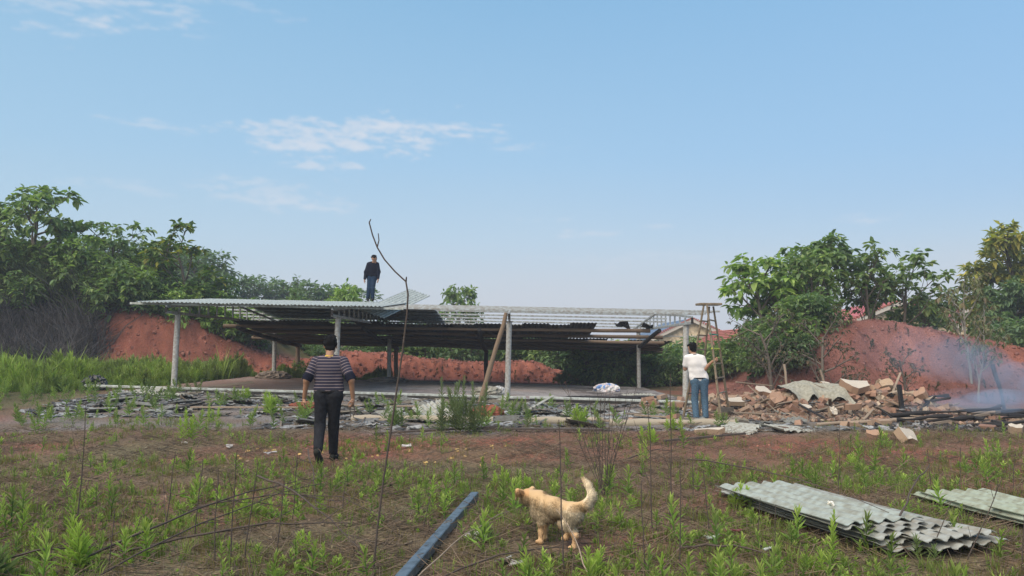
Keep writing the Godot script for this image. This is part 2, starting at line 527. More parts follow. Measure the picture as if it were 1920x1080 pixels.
func make_sky() -> ImageTexture:
	var small := Image.create(256, 128, false, Image.FORMAT_RGBF)
	for j in 128:
		var el := 90.0 - (j + 0.5) / 128.0 * 180.0
		for i in 256:
			small.set_pixel(i, j, sky_at((i + 0.5) / 256.0 * 360.0 - 180.0, maxf(el, 0.0)).srgb_to_linear())
	var w := 3072
	var h := 1536
	small.resize(w, h, Image.INTERPOLATE_CUBIC)
	# thin high cloud: azimuth, elevation, half width, half height (degrees), tilt, strength
	var cl := [[-30.5, 22.6, 7.0, 1.5, -0.06, 0.7], [-33.0, 21.2, 5.0, 1.2, -0.1, 0.6], [-26.0, 24.3, 8.0, 0.7, 0.0, 0.5], [-21.0, 22.9, 5.0, 0.35, -0.08, 0.3],
		[-11.5, 15.2, 7.5, 0.95, 0.02, 0.95], [-6.5, 15.6, 5.0, 0.9, 0.0, 0.8], [-14.5, 14.7, 5.0, 0.6, 0.0, 0.6], [1.2, 14.5, 2.4, 0.25, 0.04, 0.55], [-13.7, 12.8, 2.6, 0.6, -0.16, 0.95], [-17.0, 10.6, 4.6, 0.75, -0.1, 0.6], [-15.0, 10.2, 3.4, 0.5, 0.0, 0.4],
		[-24.2, 14.7, 3.4, 0.3, 0.0, 0.6], [-26.5, 10.5, 3.0, 0.35, 0.0, 0.4], [5.3, 8.3, 2.2, 0.3, 0.0, 0.6], [10.6, 8.7, 1.5, 0.16, 0.0, 0.5], [23.8, 8.7, 2.0, 0.24, 0.0, 0.6], [2.0, 9.4, 2.2, 0.12, -0.05, 0.4], [10.5, 6.4, 8.0, 0.5, 0.0, 0.25], [24.0, 5.6, 7.0, 0.5, 0.0, 0.2],
		[-62, 17, 9, 1.2, 0.0, 0.6], [-95, 12, 10, 1.0, 0.0, 0.5], [70, 11, 9, 0.7, 0.0, 0.4], [140, 15, 12, 1.3, 0.0, 0.5], [-150, 20, 12, 1.5, 0.0, 0.5], [60, 26, 10, 0.9, 0.0, 0.3]]
	var f := FastNoiseLite.new()
	f.fractal_octaves = 6; f.frequency = 1.0; f.seed = 5
	for k in cl:
		var x0 := int((k[0] - k[2] * 1.5 + 180.0) / 360.0 * w)
		var x1 := int((k[0] + k[2] * 1.5 + 180.0) / 360.0 * w)
		var hh: float = k[3] * 2.2 + absf(k[4]) * k[2]
		var y0 := int((90.0 - k[1] - hh) / 180.0 * h)
		var y1 := int((90.0 - k[1] + hh) / 180.0 * h)
		for j in range(y0, y1):
			var el := 90.0 - (j + 0.5) / h * 180.0
			for i in range(x0, x1):
				var az := (i + 0.5) / w * 360.0 - 180.0
				var u: float = (az - k[0]) / k[2]
				var v: float = (el - k[1] - k[4] * (az - k[0])) / k[3]
				var wob := f.get_noise_2d(az * 0.16 + 40.0, el * 0.5)
				var g := u * u + pow(v + wob * 1.4, 2.0)
				if g < 2.2:
					var st := f.get_noise_2d(az * 0.28, (el - k[4] * az + 0.15 * az * signf(k[4])) * 1.5 + 9.0) + 0.55 * f.get_noise_2d(az * 0.9, el * 3.4)
					var a := clampf((1.0 - g / 2.2) * 0.85 + st * 1.1 - 0.2, 0.0, 1.0)
					a = a * a * (3.0 - 2.0 * a) * k[5] * 0.55 * (1.0 - smoothstep(1.2, 2.2, g))
					if a > 0.0:
						var p := (i % w + w) % w
						small.set_pixel(p, j, small.get_pixel(p, j).lerp(Color8(222, 225, 233).srgb_to_linear(), a))
	return ImageTexture.create_from_image(small)


# ---------------------------------------------------------------- plants
func wild(r: RandomNumberGenerator) -> Vector3:
	return Vector3(r.randf_range(-1, 1), r.randf_range(-1, 1), r.randf_range(-1, 1))


func around(dir: Vector3, ang: float, spin: float) -> Vector3:
	var x := dir.cross(UP if absf(dir.y) < 0.95 else Vector3.RIGHT).normalized()
	var y := dir.cross(x)
	return (dir * cos(ang) + (x * cos(spin) + y * sin(spin)) * sin(ang)).normalized()


# o: stems [[dir, length, radius]], kids, ratio, angle, start, wander, rise, tip (leaves per tip), along (share of leaves along last twigs), l, w, big, droop, tone (Array of colours), lift
func grow(sd: int, o: Dictionary) -> Array:
	var r := RandomNumberGenerator.new()
	r.seed = sd
	var wood := MB.new()
	var leaf := MB.new()
	var kids: Array = o.kids
	var stack := []
	for s in o.stems:
		stack.append([Vector3(s[3], -0.25, s[4]) if s.size() > 4 else Vector3(0, -0.25, 0), (s[0] as Vector3).normalized(), s[1], s[2], 0])
	var centre := Vector3(0, o.get("mid", 2.0), 0)
	while stack.size():
		var b: Array = stack.pop_back()
		var lv: int = b[4]
		var segs := 5 if lv == 0 else 3
		var p: Vector3 = b[0]
		var d: Vector3 = b[1]
		var path := PackedVector3Array([p])
		var rad := PackedFloat32Array([b[3]])
		for i in segs:
			d = (d + wild(r) * o.wander + UP * float(o.rise)).normalized()
			p += d * (b[2] / segs)
			path.append(p)
			rad.append(lerpf(b[3], b[3] * 0.45, float(i + 1) / segs))
		wood.tube(path, rad, 7 if lv == 0 else (4 if lv < 2 else 3), lv == 0)
		if lv < kids.size():
			var n: int = kids[lv]
			var spin := r.randf() * TAU
			for k in n:
				var t := lerpf(o.start[lv], 1.0, (k + 0.6) / n)
				var at := t * segs
				var i := mini(int(at), segs - 1)
				var q := path[i].lerp(path[i + 1], at - i)
				spin += 2.4 + r.randf_range(-0.4, 0.4)
				var nd := around((path[i + 1] - path[i]).normalized(), o.angle * r.randf_range(0.7, 1.25), spin)
				stack.append([q, nd, b[2] * o.ratio * r.randf_range(0.75, 1.2) * (1.15 - 0.4 * t), maxf(0.006, b[3] * lerpf(0.6, 0.4, t)), lv + 1])
		else:
			var n: int = o.tip
			for k in n:
				var t := 1.0 if r.randf() > o.along else r.randf()
				var at := t * segs
				var i := mini(int(at), segs - 1)
				var q := path[i].lerp(path[i + 1], at - i)
				var a := around(d, r.randf_range(0.5, 1.5), r.randf() * TAU)
				a = (a * 0.9 + Vector3(a.x, 0, a.z) * 0.4 - UP * (o.droop * r.randf_range(0.5, 1.5))).normalized()
				var s := a.cross(UP if absf(a.y) < 0.95 else Vector3.RIGHT).normalized()
				s = (s + UP * r.randf_range(-0.45, 0.45)).normalized()
				var l: float = o.l * r.randf_range(0.5, 1.3)
				var tone: Array = o.tone
				var c: Color = tone[r.randi() % tone.size()]
				var m := r.randf_range(0.65, 1.35) * 1.75
				leaf.col = Color(c.r * m, c.g * m, c.b * m * r.randf_range(0.85, 1.15))
				leaf.leaf(q + a * (0.25 * l if o.big else 0.0), a, s, l, l * o.w, 0.18, o.big)
	return [wood.mesh(), leaf.mesh()]


const GREEN := [Color(0.12, 0.175, 0.07), Color(0.1, 0.155, 0.068), Color(0.15, 0.2, 0.075), Color(0.09, 0.14, 0.065)]
const DEEP := [Color(0.085, 0.135, 0.068), Color(0.1, 0.15, 0.07), Color(0.075, 0.12, 0.065)]
const FRESH := [Color(0.15, 0.225, 0.07), Color(0.19, 0.26, 0.08), Color(0.12, 0.19, 0.065)]
const GOLD := [Color(0.2, 0.2, 0.05), Color(0.27, 0.24, 0.055), Color(0.15, 0.17, 0.05), Color(0.11, 0.14, 0.05)]
const SCORCH := [Color(0.06, 0.055, 0.035), Color(0.05, 0.06, 0.04), Color(0.085, 0.065, 0.045), Color(0.04, 0.045, 0.03)]
const WILT := [Color(0.1, 0.11, 0.06), Color(0.13, 0.11, 0.07), Color(0.08, 0.1, 0.055)]


func tree_spec(kind: String, h: float) -> Dictionary:
	match kind:
		"broad":      # open crown of large drooping leaves in umbrellas at the twig ends
			return {stems = [[Vector3(0.05, 1, 0), h * 0.62, h * 0.016]], kids = [7, 4, 2], ratio = 0.52, angle = 0.8, start = [0.3, 0.45, 0.5], wander = 0.15, rise = 0.11, tip = 12, along = 0.08, l = 0.29, w = 0.62, big = true, droop = 0.75, tone = GREEN}
		"broad_thick":
			return {stems = [[Vector3(0.05, 1, 0), h * 0.55, h * 0.018]], kids = [9, 4, 3], ratio = 0.52, angle = 0.95, start = [0.25, 0.35, 0.5], wander = 0.18, rise = 0.09, tip = 10, along = 0.08, l = 0.27, w = 0.6, big = true, droop = 0.7, tone = GREEN}
		"shrub":
			return {stems = [[Vector3(0.5, 1, 0.1), h * 0.55, 0.03], [Vector3(-0.5, 1, 0.3), h * 0.6, 0.03], [Vector3(0.1, 1, -0.5), h * 0.5, 0.03], [Vector3(0.1, 1, 0.6), h * 0.55, 0.03]], kids = [6, 4], ratio = 0.55, angle = 0.8, start = [0.1, 0.2], wander = 0.2, rise = 0.05, tip = 13, along = 0.6, l = 0.2, w = 0.45, big = true, droop = 0.5, tone = GREEN}
		"fine":
			return {stems = [[Vector3(0, 1, 0), h * 0.55, h * 0.02]], kids = [12, 7, 5], ratio = 0.45, angle = 0.95, start = [0.2, 0.2, 0.2], wander = 0.15, rise = 0.06, tip = 16, along = 0.5, l = 0.2, w = 0.42, big = false, droop = 0.4, tone = GOLD}
		"scorched":
			return {stems = [[Vector3(-0.08, 1, 0), h * 0.6, h * 0.018]], kids = [9, 5, 2], ratio = 0.5, angle = 0.9, start = [0.15, 0.3, 0.4], wander = 0.15, rise = 0.05, tip = 8, along = 0.5, l = 0.15, w = 0.5, big = false, droop = 1.1, tone = SCORCH}
		"wilted":
			return {stems = [[Vector3(0.02, 1, 0), h * 0.72, h * 0.011]], kids = [10, 5], ratio = 0.42, angle = 0.8, start = [0.3, 0.4], wander = 0.12, rise = 0.16, tip = 12, along = 0.3, l = 0.22, w = 0.4, big = true, droop = 1.5, tone = WILT}
	return {}


var kinds := {}


func plant(kind: String, called: String, x: float, d: float, h: float, label: String, category: String, sd: int, group := "", tone := [], bark := "bark") -> Node3D:
	var key := "%s_%d_%d" % [kind, sd, tone.size() + int(1000.0 * (tone[0].g if tone.size() else 0.0))]
	if not kinds.has(key):
		var o := tree_spec(kind, 5.0 if kind != "shrub" else 2.2)
		if tone.size():
			o.tone = tone
		kinds[key] = grow(sd, o)
	var root := thing(called, label, category, on(x, d), group)
	var g: Array = kinds[key]
	root.rotation.y = fmod(x * 7.3 + d * 3.1, TAU)
	var real: float = (g[1] as Mesh).get_aabb().end.y
	root.scale = Vector3.ONE * (h / real)
	part("trunk" if kind != "shrub" else "stem", g[0], M[bark], root)
	part("crown" if kind != "shrub" else "foliage", g[1], M.leaf, root)
	return root


# an upright weed: a stem with narrow leaves up its length
func weed_mesh(sd: int, h: float, n: int, l: float, w: float, base: Color, top: Color, lean := 0.08) -> ArrayMesh:
	var r := RandomNumberGenerator.new()
	r.seed = sd
	var m := MB.new()
	var path := PackedVector3Array()
	var rad := PackedFloat32Array()
	var p := Vector3(0, -0.03, 0)
	var dir := (UP + wild(r) * lean).normalized()
	for i in 5:
		path.append(p); rad.append(lerpf(0.0045, 0.002, i / 4.0))
		dir = (dir + wild(r) * lean * 0.6).normalized()
		p += dir * h / 4.0 * 0.85
	m.col = base * 0.8
	m.tube(path, rad, 3, false)
	for i in n:
		var t := lerpf(0.12, 1.0, pow((i + 0.5) / n, 0.75))
		var k := mini(int(t * 4.0), 3)
		var q := path[k].lerp(path[k + 1], t * 4.0 - k)
		var sp := i * 2.4 + r.randf_range(-0.3, 0.3)
		var a := around(UP, lerpf(1.25, 0.35, t) + r.randf_range(-0.2, 0.2), sp)
		var s := a.cross(UP).normalized()
		var c := base.lerp(top, t) * r.randf_range(0.8, 1.2)
		m.col = Color(c.r, c.g, c.b)
		var ll := l * lerpf(1.1, 0.6, t) * r.randf_range(0.7, 1.2)
		m.leaf(q, a, s, ll, ll * w, 0.2, l > 0.09)
	return m.mesh()


func tuft_mesh(sd: int, h: float, n: int, spread: float, c0: Color, c1: Color, wd := 0.007) -> ArrayMesh:
	var r := RandomNumberGenerator.new()
	r.seed = sd
	var m := MB.new()
	for i in n:
		var a := r.randf() * TAU
		var o := Vector3(cos(a), 0, sin(a))
		var b := o * r.randf() * spread * 0.4
		var hh := h * r.randf_range(0.5, 1.1)
		var k := b + UP * hh * 0.6 + o * hh * r.randf_range(0.05, 0.3)
		var tip := b + UP * hh + o * hh * r.randf_range(0.2, 0.75)
		var s := o.cross(UP).rotated(UP, r.randf_range(-0.7, 0.7)) * wd * 0.5
		var c := c0.lerp(c1, r.randf()) * r.randf_range(0.8, 1.2)
		m.col = Color(c.r, c.g, c.b)
		var nn := (UP + o * 0.8).normalized()
		m.trio(b - s - UP * 0.02, b + s - UP * 0.02, k + s * 0.8, nn); m.trio(b - s - UP * 0.02, k + s * 0.8, k - s * 0.8, nn); m.trio(k - s * 0.8, k + s * 0.8, tip, nn)
	return m.mesh()


func stalk_mesh(sd: int, h: float, lean: float, rad: float, twigs: int) -> ArrayMesh:
	var r := RandomNumberGenerator.new()
	r.seed = sd
	var m := MB.new()
	var path := PackedVector3Array()
	var rr := PackedFloat32Array()
	var n := 8
	var off := Vector3.ZERO
	for i in n + 1:
		var t := float(i) / n
		path.append(Vector3(lean * t, h * t - 0.05 * (1.0 - t), 0) + off)
		rr.append(lerpf(rad, rad * 0.45, t))
		off += Vector3(r.randf_range(-1, 1), 0, r.randf_range(-1, 1)) * h * 0.008
	m.tube(path, rr, 5)
	for k in twigs:
		var t := r.randf_range(0.3, 0.95)
		var i := mini(int(t * n), n - 1)
		var q := path[i]
		var d := around(UP, r.randf_range(0.3, 0.7), r.randf() * TAU)
		var l := h * r.randf_range(0.12, 0.35)
		m.tube(PackedVector3Array([q, q + d * l * 0.5, q + (d + UP * 0.3).normalized() * l]), PackedFloat32Array([rad * 0.5, rad * 0.4, rad * 0.25]), 3)
	return m.mesh()


# ---------------------------------------------------------------- bodies: bones with radii, joined smoothly and meshed (surface nets)
# bone: [a, b, radius at a, radius at b, optional depth squash]
func blob(mb: MB, bones: Array, cell: float, k: float, stripe := 0.0) -> void:
	var lo := Vector3.ONE * 1e9
	var hi := -lo
	for b in bones:
		var r: float = maxf(b[2], b[3]) + cell * 2.5 + k * 0.3
		lo = lo.min((b[0] as Vector3).min(b[1]) - Vector3.ONE * r)
		hi = hi.max((b[0] as Vector3).max(b[1]) + Vector3.ONE * r)
	var nx := int((hi.x - lo.x) / cell) + 2
	var ny := int((hi.y - lo.y) / cell) + 2
	var nzz := int((hi.z - lo.z) / cell) + 2
	var f := PackedFloat32Array()
	f.resize(nx * ny * nzz)
	f.fill(1.0)
	var sy := nx
	var sz := nx * ny
	for b in bones:
		var a: Vector3 = b[0]
		var e: Vector3 = b[1]
		var r0: float = b[2]
		var r1: float = b[3]
		var q: float = 1.0 / b[4] if b.size() > 4 else 1.0
		var m := maxf(r0, r1) + k + cell * 2.0
		var l0 := (a.min(e) - Vector3.ONE * m - lo) / cell
		var l1 := (a.max(e) + Vector3.ONE * m - lo) / cell
		var ab := e - a
		ab.z *= q
		var ll := maxf(ab.length_squared(), 1e-9)
		for z in range(maxi(0, int(l0.z)), mini(nzz, int(l1.z) + 1)):
			for y in range(maxi(0, int(l0.y)), mini(ny, int(l1.y) + 1)):
				var row := z * sz + y * sy
				for x in range(maxi(0, int(l0.x)), mini(nx, int(l1.x) + 1)):
					var p := lo + Vector3(x, y, z) * cell - a
					p.z *= q
					var t := clampf(p.dot(ab) / ll, 0.0, 1.0)
					var d := (p - ab * t).length() - lerpf(r0, r1, t)
					var o := f[row + x]
					var h := k - absf(o - d)
					f[row + x] = minf(o, d) - (h * h / (4.0 * k) if h > 0.0 else 0.0)
	var at := PackedInt32Array()
	at.resize(f.size())
	at.fill(-1)
	var pts := PackedVector3Array()
	var nrm := PackedVector3Array()
	var corner := [0, 1, sy, sy + 1, sz, sz + 1, sz + sy, sz + sy + 1]
	var off := [Vector3(0, 0, 0), Vector3(1, 0, 0), Vector3(0, 1, 0), Vector3(1, 1, 0), Vector3(0, 0, 1), Vector3(1, 0, 1), Vector3(0, 1, 1), Vector3(1, 1, 1)]
	var edges := [[0, 1], [2, 3], [4, 5], [6, 7], [0, 2], [1, 3], [4, 6], [5, 7], [0, 4], [1, 5], [2, 6], [3, 7]]
	for z in nzz - 1:
		for y in ny - 1:
			var row := z * sz + y * sy
			for x in nx - 1:
				var i := row + x
				var v0 := f[i]
				if absf(v0) > cell * 2.0:
					continue
				var any := 0
				for c in corner:
					if f[i + c] < 0.0:
						any += 1
				if any == 0 or any == 8:
					continue
				var s := Vector3.ZERO
				var n := 0
				for ed in edges:
					var fa := f[i + corner[ed[0]]]
					var fb := f[i + corner[ed[1]]]
					if (fa < 0.0) != (fb < 0.0):
						s += (off[ed[0]] as Vector3).lerp(off[ed[1]], fa / (fa - fb))
						n += 1
				at[i] = pts.size()
				pts.append(lo + (Vector3(x, y, z) + s / n) * cell)
				var g := Vector3(f[i + 1] + f[i + sy + 1] + f[i + sz + 1] + f[i + sy + sz + 1] - f[i] - f[i + sy] - f[i + sz] - f[i + sy + sz],
					f[i + sy] + f[i + sy + 1] + f[i + sy + sz] + f[i + sy + sz + 1] - f[i] - f[i + 1] - f[i + sz] - f[i + sz + 1],
					f[i + sz] + f[i + sz + 1] + f[i + sz + sy] + f[i + sz + sy + 1] - f[i] - f[i + 1] - f[i + sy] - f[i + sy + 1])
				nrm.append(g.normalized())
	var uvs := PackedVector2Array()
	if stripe > 0.0:
		for p in pts:
			var best := 9.0
			var u := p.y
			for b in bones:
				var ab: Vector3 = b[1] - b[0]
				var t := clampf((p - b[0]).dot(ab) / maxf(ab.length_squared(), 1e-9), 0.0, 1.0)
				var d: float = (p - (b[0] + ab * t)).length() - lerpf(b[2], b[3], t)
				if d < best:
					best = d
					u = (p - b[0]).dot(ab.normalized()) if b.size() > 5 else p.y
			uvs.append(Vector2(0.5, u / stripe))
	for z in range(1, nzz - 1):
		for y in range(1, ny - 1):
			for x in range(1, nx - 1):
				var i := z * sz + y * sy + x
				var v0 := f[i]
				if absf(v0) > cell * 2.0:
					continue
				for ax in 3:
					var st: int = [1, sy, sz][ax]
					if (v0 < 0.0) == (f[i + st] < 0.0):
						continue
					var u: int = [sy, sz, 1][ax]
					var w: int = [sz, 1, sy][ax]
					var q := [at[i], at[i - u], at[i - u - w], at[i - w]]
					if q[0] < 0 or q[1] < 0 or q[2] < 0 or q[3] < 0:
						continue
					mb.quadn(pts[q[0]], pts[q[1]], pts[q[2]], pts[q[3]], nrm[q[0]], nrm[q[1]], nrm[q[2]], nrm[q[3]])
					if stripe > 0.0:
						var m := mb.v.size()
						for e in range(m - 6, m):
							for j in 4:
								if mb.v[e] == pts[q[j]]:
									mb.uv[e] = uvs[q[j]]


func in_frame(at: Vector3, b: Basis, p: Array) -> Array:   # local bones into a turned frame
	var o := []
	for k in p:
		var c: Array = k.duplicate()
		c[0] = at + b * (k[0] as Vector3)
		c[1] = at + b * (k[1] as Vector3)
		o.append(c)
	return o


# head: local -z is where it looks; centre at eye height
func head_bones() -> Array:
	var v := Vector3(0, 0.04, 0.015)
	var o := [[v, v + Vector3(0, 0, -0.03), 0.082, 0.08], [Vector3(0, -0.005, -0.03), Vector3(0, -0.07, -0.05), 0.063, 0.042], [Vector3(-0.03, -0.06, -0.02), Vector3(0.03, -0.06, -0.02), 0.04, 0.04],
		[Vector3(0, -0.098, -0.062), Vector3(0, -0.1, -0.064), 0.018, 0.018], [Vector3(0, 0.0, -0.088), Vector3(0, -0.032, -0.106), 0.009, 0.014], [Vector3(-0.014, -0.036, -0.094), Vector3(0.014, -0.036, -0.094), 0.01, 0.01],
		[Vector3(-0.035, 0.022, -0.083), Vector3(0.035, 0.022, -0.083), 0.012, 0.012], [Vector3(-0.02, -0.068, -0.09), Vector3(0.02, -0.068, -0.09), 0.009, 0.009], [Vector3(0, -0.05, 0.02), Vector3(0, -0.17, 0.03), 0.052, 0.058]]
	for s in [-1.0, 1.0]:
		o.append([Vector3(0.08 * s, 0.018, 0.0), Vector3(0.078 * s, -0.03, -0.008), 0.016, 0.011])
	return o


# hand: at the wrist, fingers along local -y, palm facing local z, thumb towards local x
func hand_bones(curl: float, sx: float) -> Array:
	var o := [[Vector3(0, 0, 0), Vector3(0, -0.03, 0), 0.024, 0.026, 0.8], [Vector3(-0.022, -0.06, 0), Vector3(0.022, -0.06, 0), 0.018, 0.018], [Vector3(0, -0.03, 0), Vector3(0, -0.085, 0), 0.024, 0.02]]
	var len := [0.062, 0.074, 0.08, 0.07]
	for i in 4:
		var x := (0.03 - 0.02 * i) * -sx
		x = (-0.03 + 0.02 * i) * sx
		var l: float = len[3 - i]
		var p := Vector3(x, -0.088, 0)
		var a := 0.0
		for j in 3:
			a += curl * (0.5 + 0.25 * j)
			var e: Vector3 = p + Vector3(0, -cos(a), sin(a)) * l * [0.45, 0.32, 0.23][j]
			o.append([p, e, 0.0095 - 0.0008 * j, 0.009 - 0.0008 * j])
			p = e
	o.append([Vector3(0.02 * sx, -0.03, 0.004), Vector3(0.045 * sx, -0.06, 0.016), 0.013, 0.011])
	o.append([Vector3(0.045 * sx, -0.06, 0.016), Vector3(0.05 * sx, -0.092, 0.024 + 0.02 * curl), 0.011, 0.0085])
	return o


func lift(bones: Array, more: float) -> Array:
	var o := []
	for b in bones:
		var c: Array = b.duplicate()
		c[2] += more; c[3] += more
		o.append(c)
	return o


# J: joints by name; o: clothing choices
func person(root: Node3D, J: Dictionary, o: Dictionary) -> void:
	var shl: Vector3 = J.shl
	var shr: Vector3 = J.shr
	var hl: Vector3 = J.hl
	var hr: Vector3 = J.hr
	var sm := (shl + shr) / 2.0
	var hm := (hl + hr) / 2.0
	var torso := []
	var widths: Array = o.get("widths", [0.084, 0.1, 0.085, 0.08, 0.086])
	var ts := [0.03, 0.24, 0.52, 0.78, 1.0]
	var inset := [0.42, 0.4, 0.56, 0.68, 0.62]
	for i in 5:
		var c: Vector3 = sm.lerp(hm, ts[i])
		var hw: Vector3 = (shr - shl).lerp(hr - hl, ts[i]) * 0.5
		if ts[i] > 0.0:
			hw = hw.normalized() * lerpf((shr - shl).length() * 0.5, 0.17, ts[i])
		torso.append([c - hw * inset[i], c + hw * inset[i], widths[i], widths[i], o.get("squash", 0.8)])
	for i in 4:
		torso.append([(torso[i][0] + torso[i][1]) / 2.0, (torso[i + 1][0] + torso[i + 1][1]) / 2.0, widths[i], widths[i + 1], 0.8])
	var arms := []
	var fore := []
	for s in ["l", "r"]:
		var sh: Vector3 = J["sh" + s]
		arms.append([sh, J["el" + s], 0.052, 0.042, 1.0, 1])
		fore.append([J["el" + s], J["wr" + s], 0.042, 0.028, 1.0, 1])
	var legs := []
	for s in ["l", "r"]:
		legs.append([J["h" + s], J["kn" + s], 0.074, 0.052])
		legs.append([J["kn" + s], J["kn" + s].lerp(J["an" + s], 0.35), 0.058, 0.055])
		legs.append([J["kn" + s].lerp(J["an" + s], 0.35), J["an" + s], 0.054, 0.036])
	var feet := []
	for s in ["l", "r"]:
		var an: Vector3 = J["an" + s]
		var toe: Vector3 = J["toe" + s]
		var heel: Vector3 = J["heel" + s]
		feet.append([heel, toe.lerp(heel, 0.3), 0.034, 0.036])
		feet.append([toe.lerp(heel, 0.3), toe, 0.036, 0.027])
		feet.append([an, heel.lerp(toe, 0.2), 0.036, 0.036])
	var mb := MB.new()
	var neck: Vector3 = J.neck
	blob(mb, torso + arms + fore + legs + feet + [[sm, neck, 0.06, 0.054]], o.cell, 0.035)
	var hb: Basis = J.head_turn
	blob(mb, in_frame(J.head, hb, head_bones()), 0.0065 if o.cell < 0.014 else 0.009, 0.012)
	for s in ["l", "r"]:
		blob(mb, in_frame(J["wr" + s], J["hand" + s], hand_bones(o["curl" + s], 1.0 if s == "r" else -1.0)), 0.0055, 0.007)
	part("body", mb.mesh(), M.skin, root)
	# hair
	mb = MB.new()
	var v := Vector3(0, 0.05, 0.022)
	var hair := [[v, v + Vector3(0, 0.002, -0.035), 0.085, 0.077], [Vector3(-0.04, 0.02, 0.032), Vector3(0.04, 0.02, 0.032), 0.055, 0.055], [Vector3(-0.03, -0.04, 0.048), Vector3(0.03, -0.04, 0.048), 0.038, 0.038], [Vector3(0, -0.07, 0.05), Vector3(0, -0.075, 0.05), 0.035, 0.03], [Vector3(-0.055, 0.075, -0.05), Vector3(0.055, 0.085, -0.045), 0.03, 0.03]]
	var rr := RandomNumberGenerator.new()
	rr.seed = 4
	for i in 60:
		var dd := wild(rr).normalized()
		dd.y = absf(dd.y) * 0.8 + 0.15
		dd.z = dd.z * 0.8 + 0.25
		hair.append([v + dd.normalized() * 0.075, v + dd.normalized() * 0.096 + wild(rr) * 0.022, 0.013, 0.004])
	blob(mb, in_frame(J.head, hb, hair), 0.0075, 0.012)
	part("hair", mb.mesh(), M.hair, root)
	for s in [-1.0, 1.0]:
		mb = MB.new()
		mb.box(J.head + hb * Vector3(0.031 * s, -0.002, -0.0855), Vector3(0.022, 0.007, 0.01), hb)
		part("eye", mb.mesh(), M.hair, root)
		mb = MB.new()
		mb.box(J.head + hb * Vector3(0.031 * s, 0.024, -0.095), Vector3(0.034, 0.006, 0.008), hb)
		part("eyebrow", mb.mesh(), M.hair, root)
	# shirt
	mb = MB.new()
	var sleeves := []
	for i in 2:
		var e: Vector3 = arms[i][0].lerp(arms[i][1], o.sleeve)
		sleeves.append([arms[i][0], e, 0.066, o.get("cuff_r", 0.06), 1.0, 1])
		if o.get("forearm", 0.0) > 0.0:
			sleeves.append([arms[i][1], fore[i][0].lerp(fore[i][1], o.forearm), 0.058, 0.05, 1.0, 1])
	var tt := lift(torso.slice(0, 4) + torso.slice(5, 8), 0.018)
	if o.get("hem", 0.0) > 0.0:
		var w: Vector3 = (hr - hl).normalized()
		var c: Vector3 = hm + UP * 0.005
		tt.append([c - w * 0.105 + UP * 0.03, c + w * 0.105 + UP * 0.03, 0.088, 0.088, 1.0])
		tt.append([sm.lerp(hm, 0.6), c + UP * 0.07, 0.1, 0.095, 0.9])
	blob(mb, tt + sleeves, o.cell, 0.055, o.get("stripe", 0.0))
	var shirt := part("shirt", mb.mesh(), o.shirt, root)
	if o.has("cuffs"):
		for i in 2:
			mb = MB.new()
			var e: Vector3 = arms[i][0].lerp(arms[i][1], o.sleeve)
			var dd: Vector3 = (arms[i][1] - arms[i][0]).normalized()
			mb.tube(PackedVector3Array([e - dd * 0.045, e - dd * 0.02, e + dd * 0.02, e + dd * 0.05]), PackedFloat32Array([0.066, 0.074, 0.073, 0.064]), 12)
			part("cuff", mb.mesh(), o.cuffs, shirt)
	mb = MB.new()
	var ring := PackedVector3Array()
	var rad := PackedFloat32Array()
	var nd: Vector3 = (J.head - sm).normalized()
	var nb := sm.lerp(neck, 0.52)
	var nx := nd.cross(Vector3.BACK).normalized()
	for i in 15:
		var a := TAU * i / 14.0
		ring.append(nb + (nx * cos(a) + nx.cross(nd) * sin(a)) * 0.07 - Vector3(0, 0, 0.0))
		rad.append(0.012)
	mb.tube(ring, rad, 6, false)
	part("collar", mb.mesh(), o.collar, shirt)
	# trousers
	mb = MB.new()
	var tl := []
	for s in ["l", "r"]:
		var an: Vector3 = J["kn" + s].lerp(J["an" + s], 0.96)
		tl.append([J["h" + s] + Vector3(0, 0.02, 0.015), J["kn" + s], 0.1, 0.072])
		tl.append([J["kn" + s], an, 0.076, o.get("leg_r", 0.062)])
	blob(mb, lift([torso[4], torso[8]], 0.016) + tl, o.cell, 0.03)
	var tr := part("trousers", mb.mesh(), o.trousers, root)
	mb = MB.new()
	ring = PackedVector3Array()
	rad = PackedFloat32Array()
	var bc := sm.lerp(hm, 0.86)
	var bx: Vector3 = (hr - hl).normalized()
	for i in 17:
		var a := TAU * i / 16.0
		ring.append(bc + bx * cos(a) * 0.172 + Vector3(0, 0, 1) * sin(a) * 0.108)
		rad.append(0.016)
	mb.tube(ring, rad, 6, false)
	part("belt", mb.mesh(), M.hair, tr)
	for i in 2:
		mb = MB.new()
		blob(mb, lift(feet.slice(i * 3, i * 3 + 2), 0.01) + [feet[i * 3 + 2]], 0.011, 0.02)
		part("shoe", mb.mesh(), M.shoe, root)


func turn(yaw: float, pitch := 0.0, roll := 0.0) -> Basis:
	return Basis.from_euler(Vector3(deg_to_rad(pitch), deg_to_rad(yaw), deg_to_rad(roll)))


# basis whose -y runs along dir and whose z is the palm side
func along(dir: Vector3, palm: Vector3) -> Basis:
	var y := -dir.normalized()
	var z := (palm - y * palm.dot(y)).normalized()
	return Basis(y.cross(z), y, z)


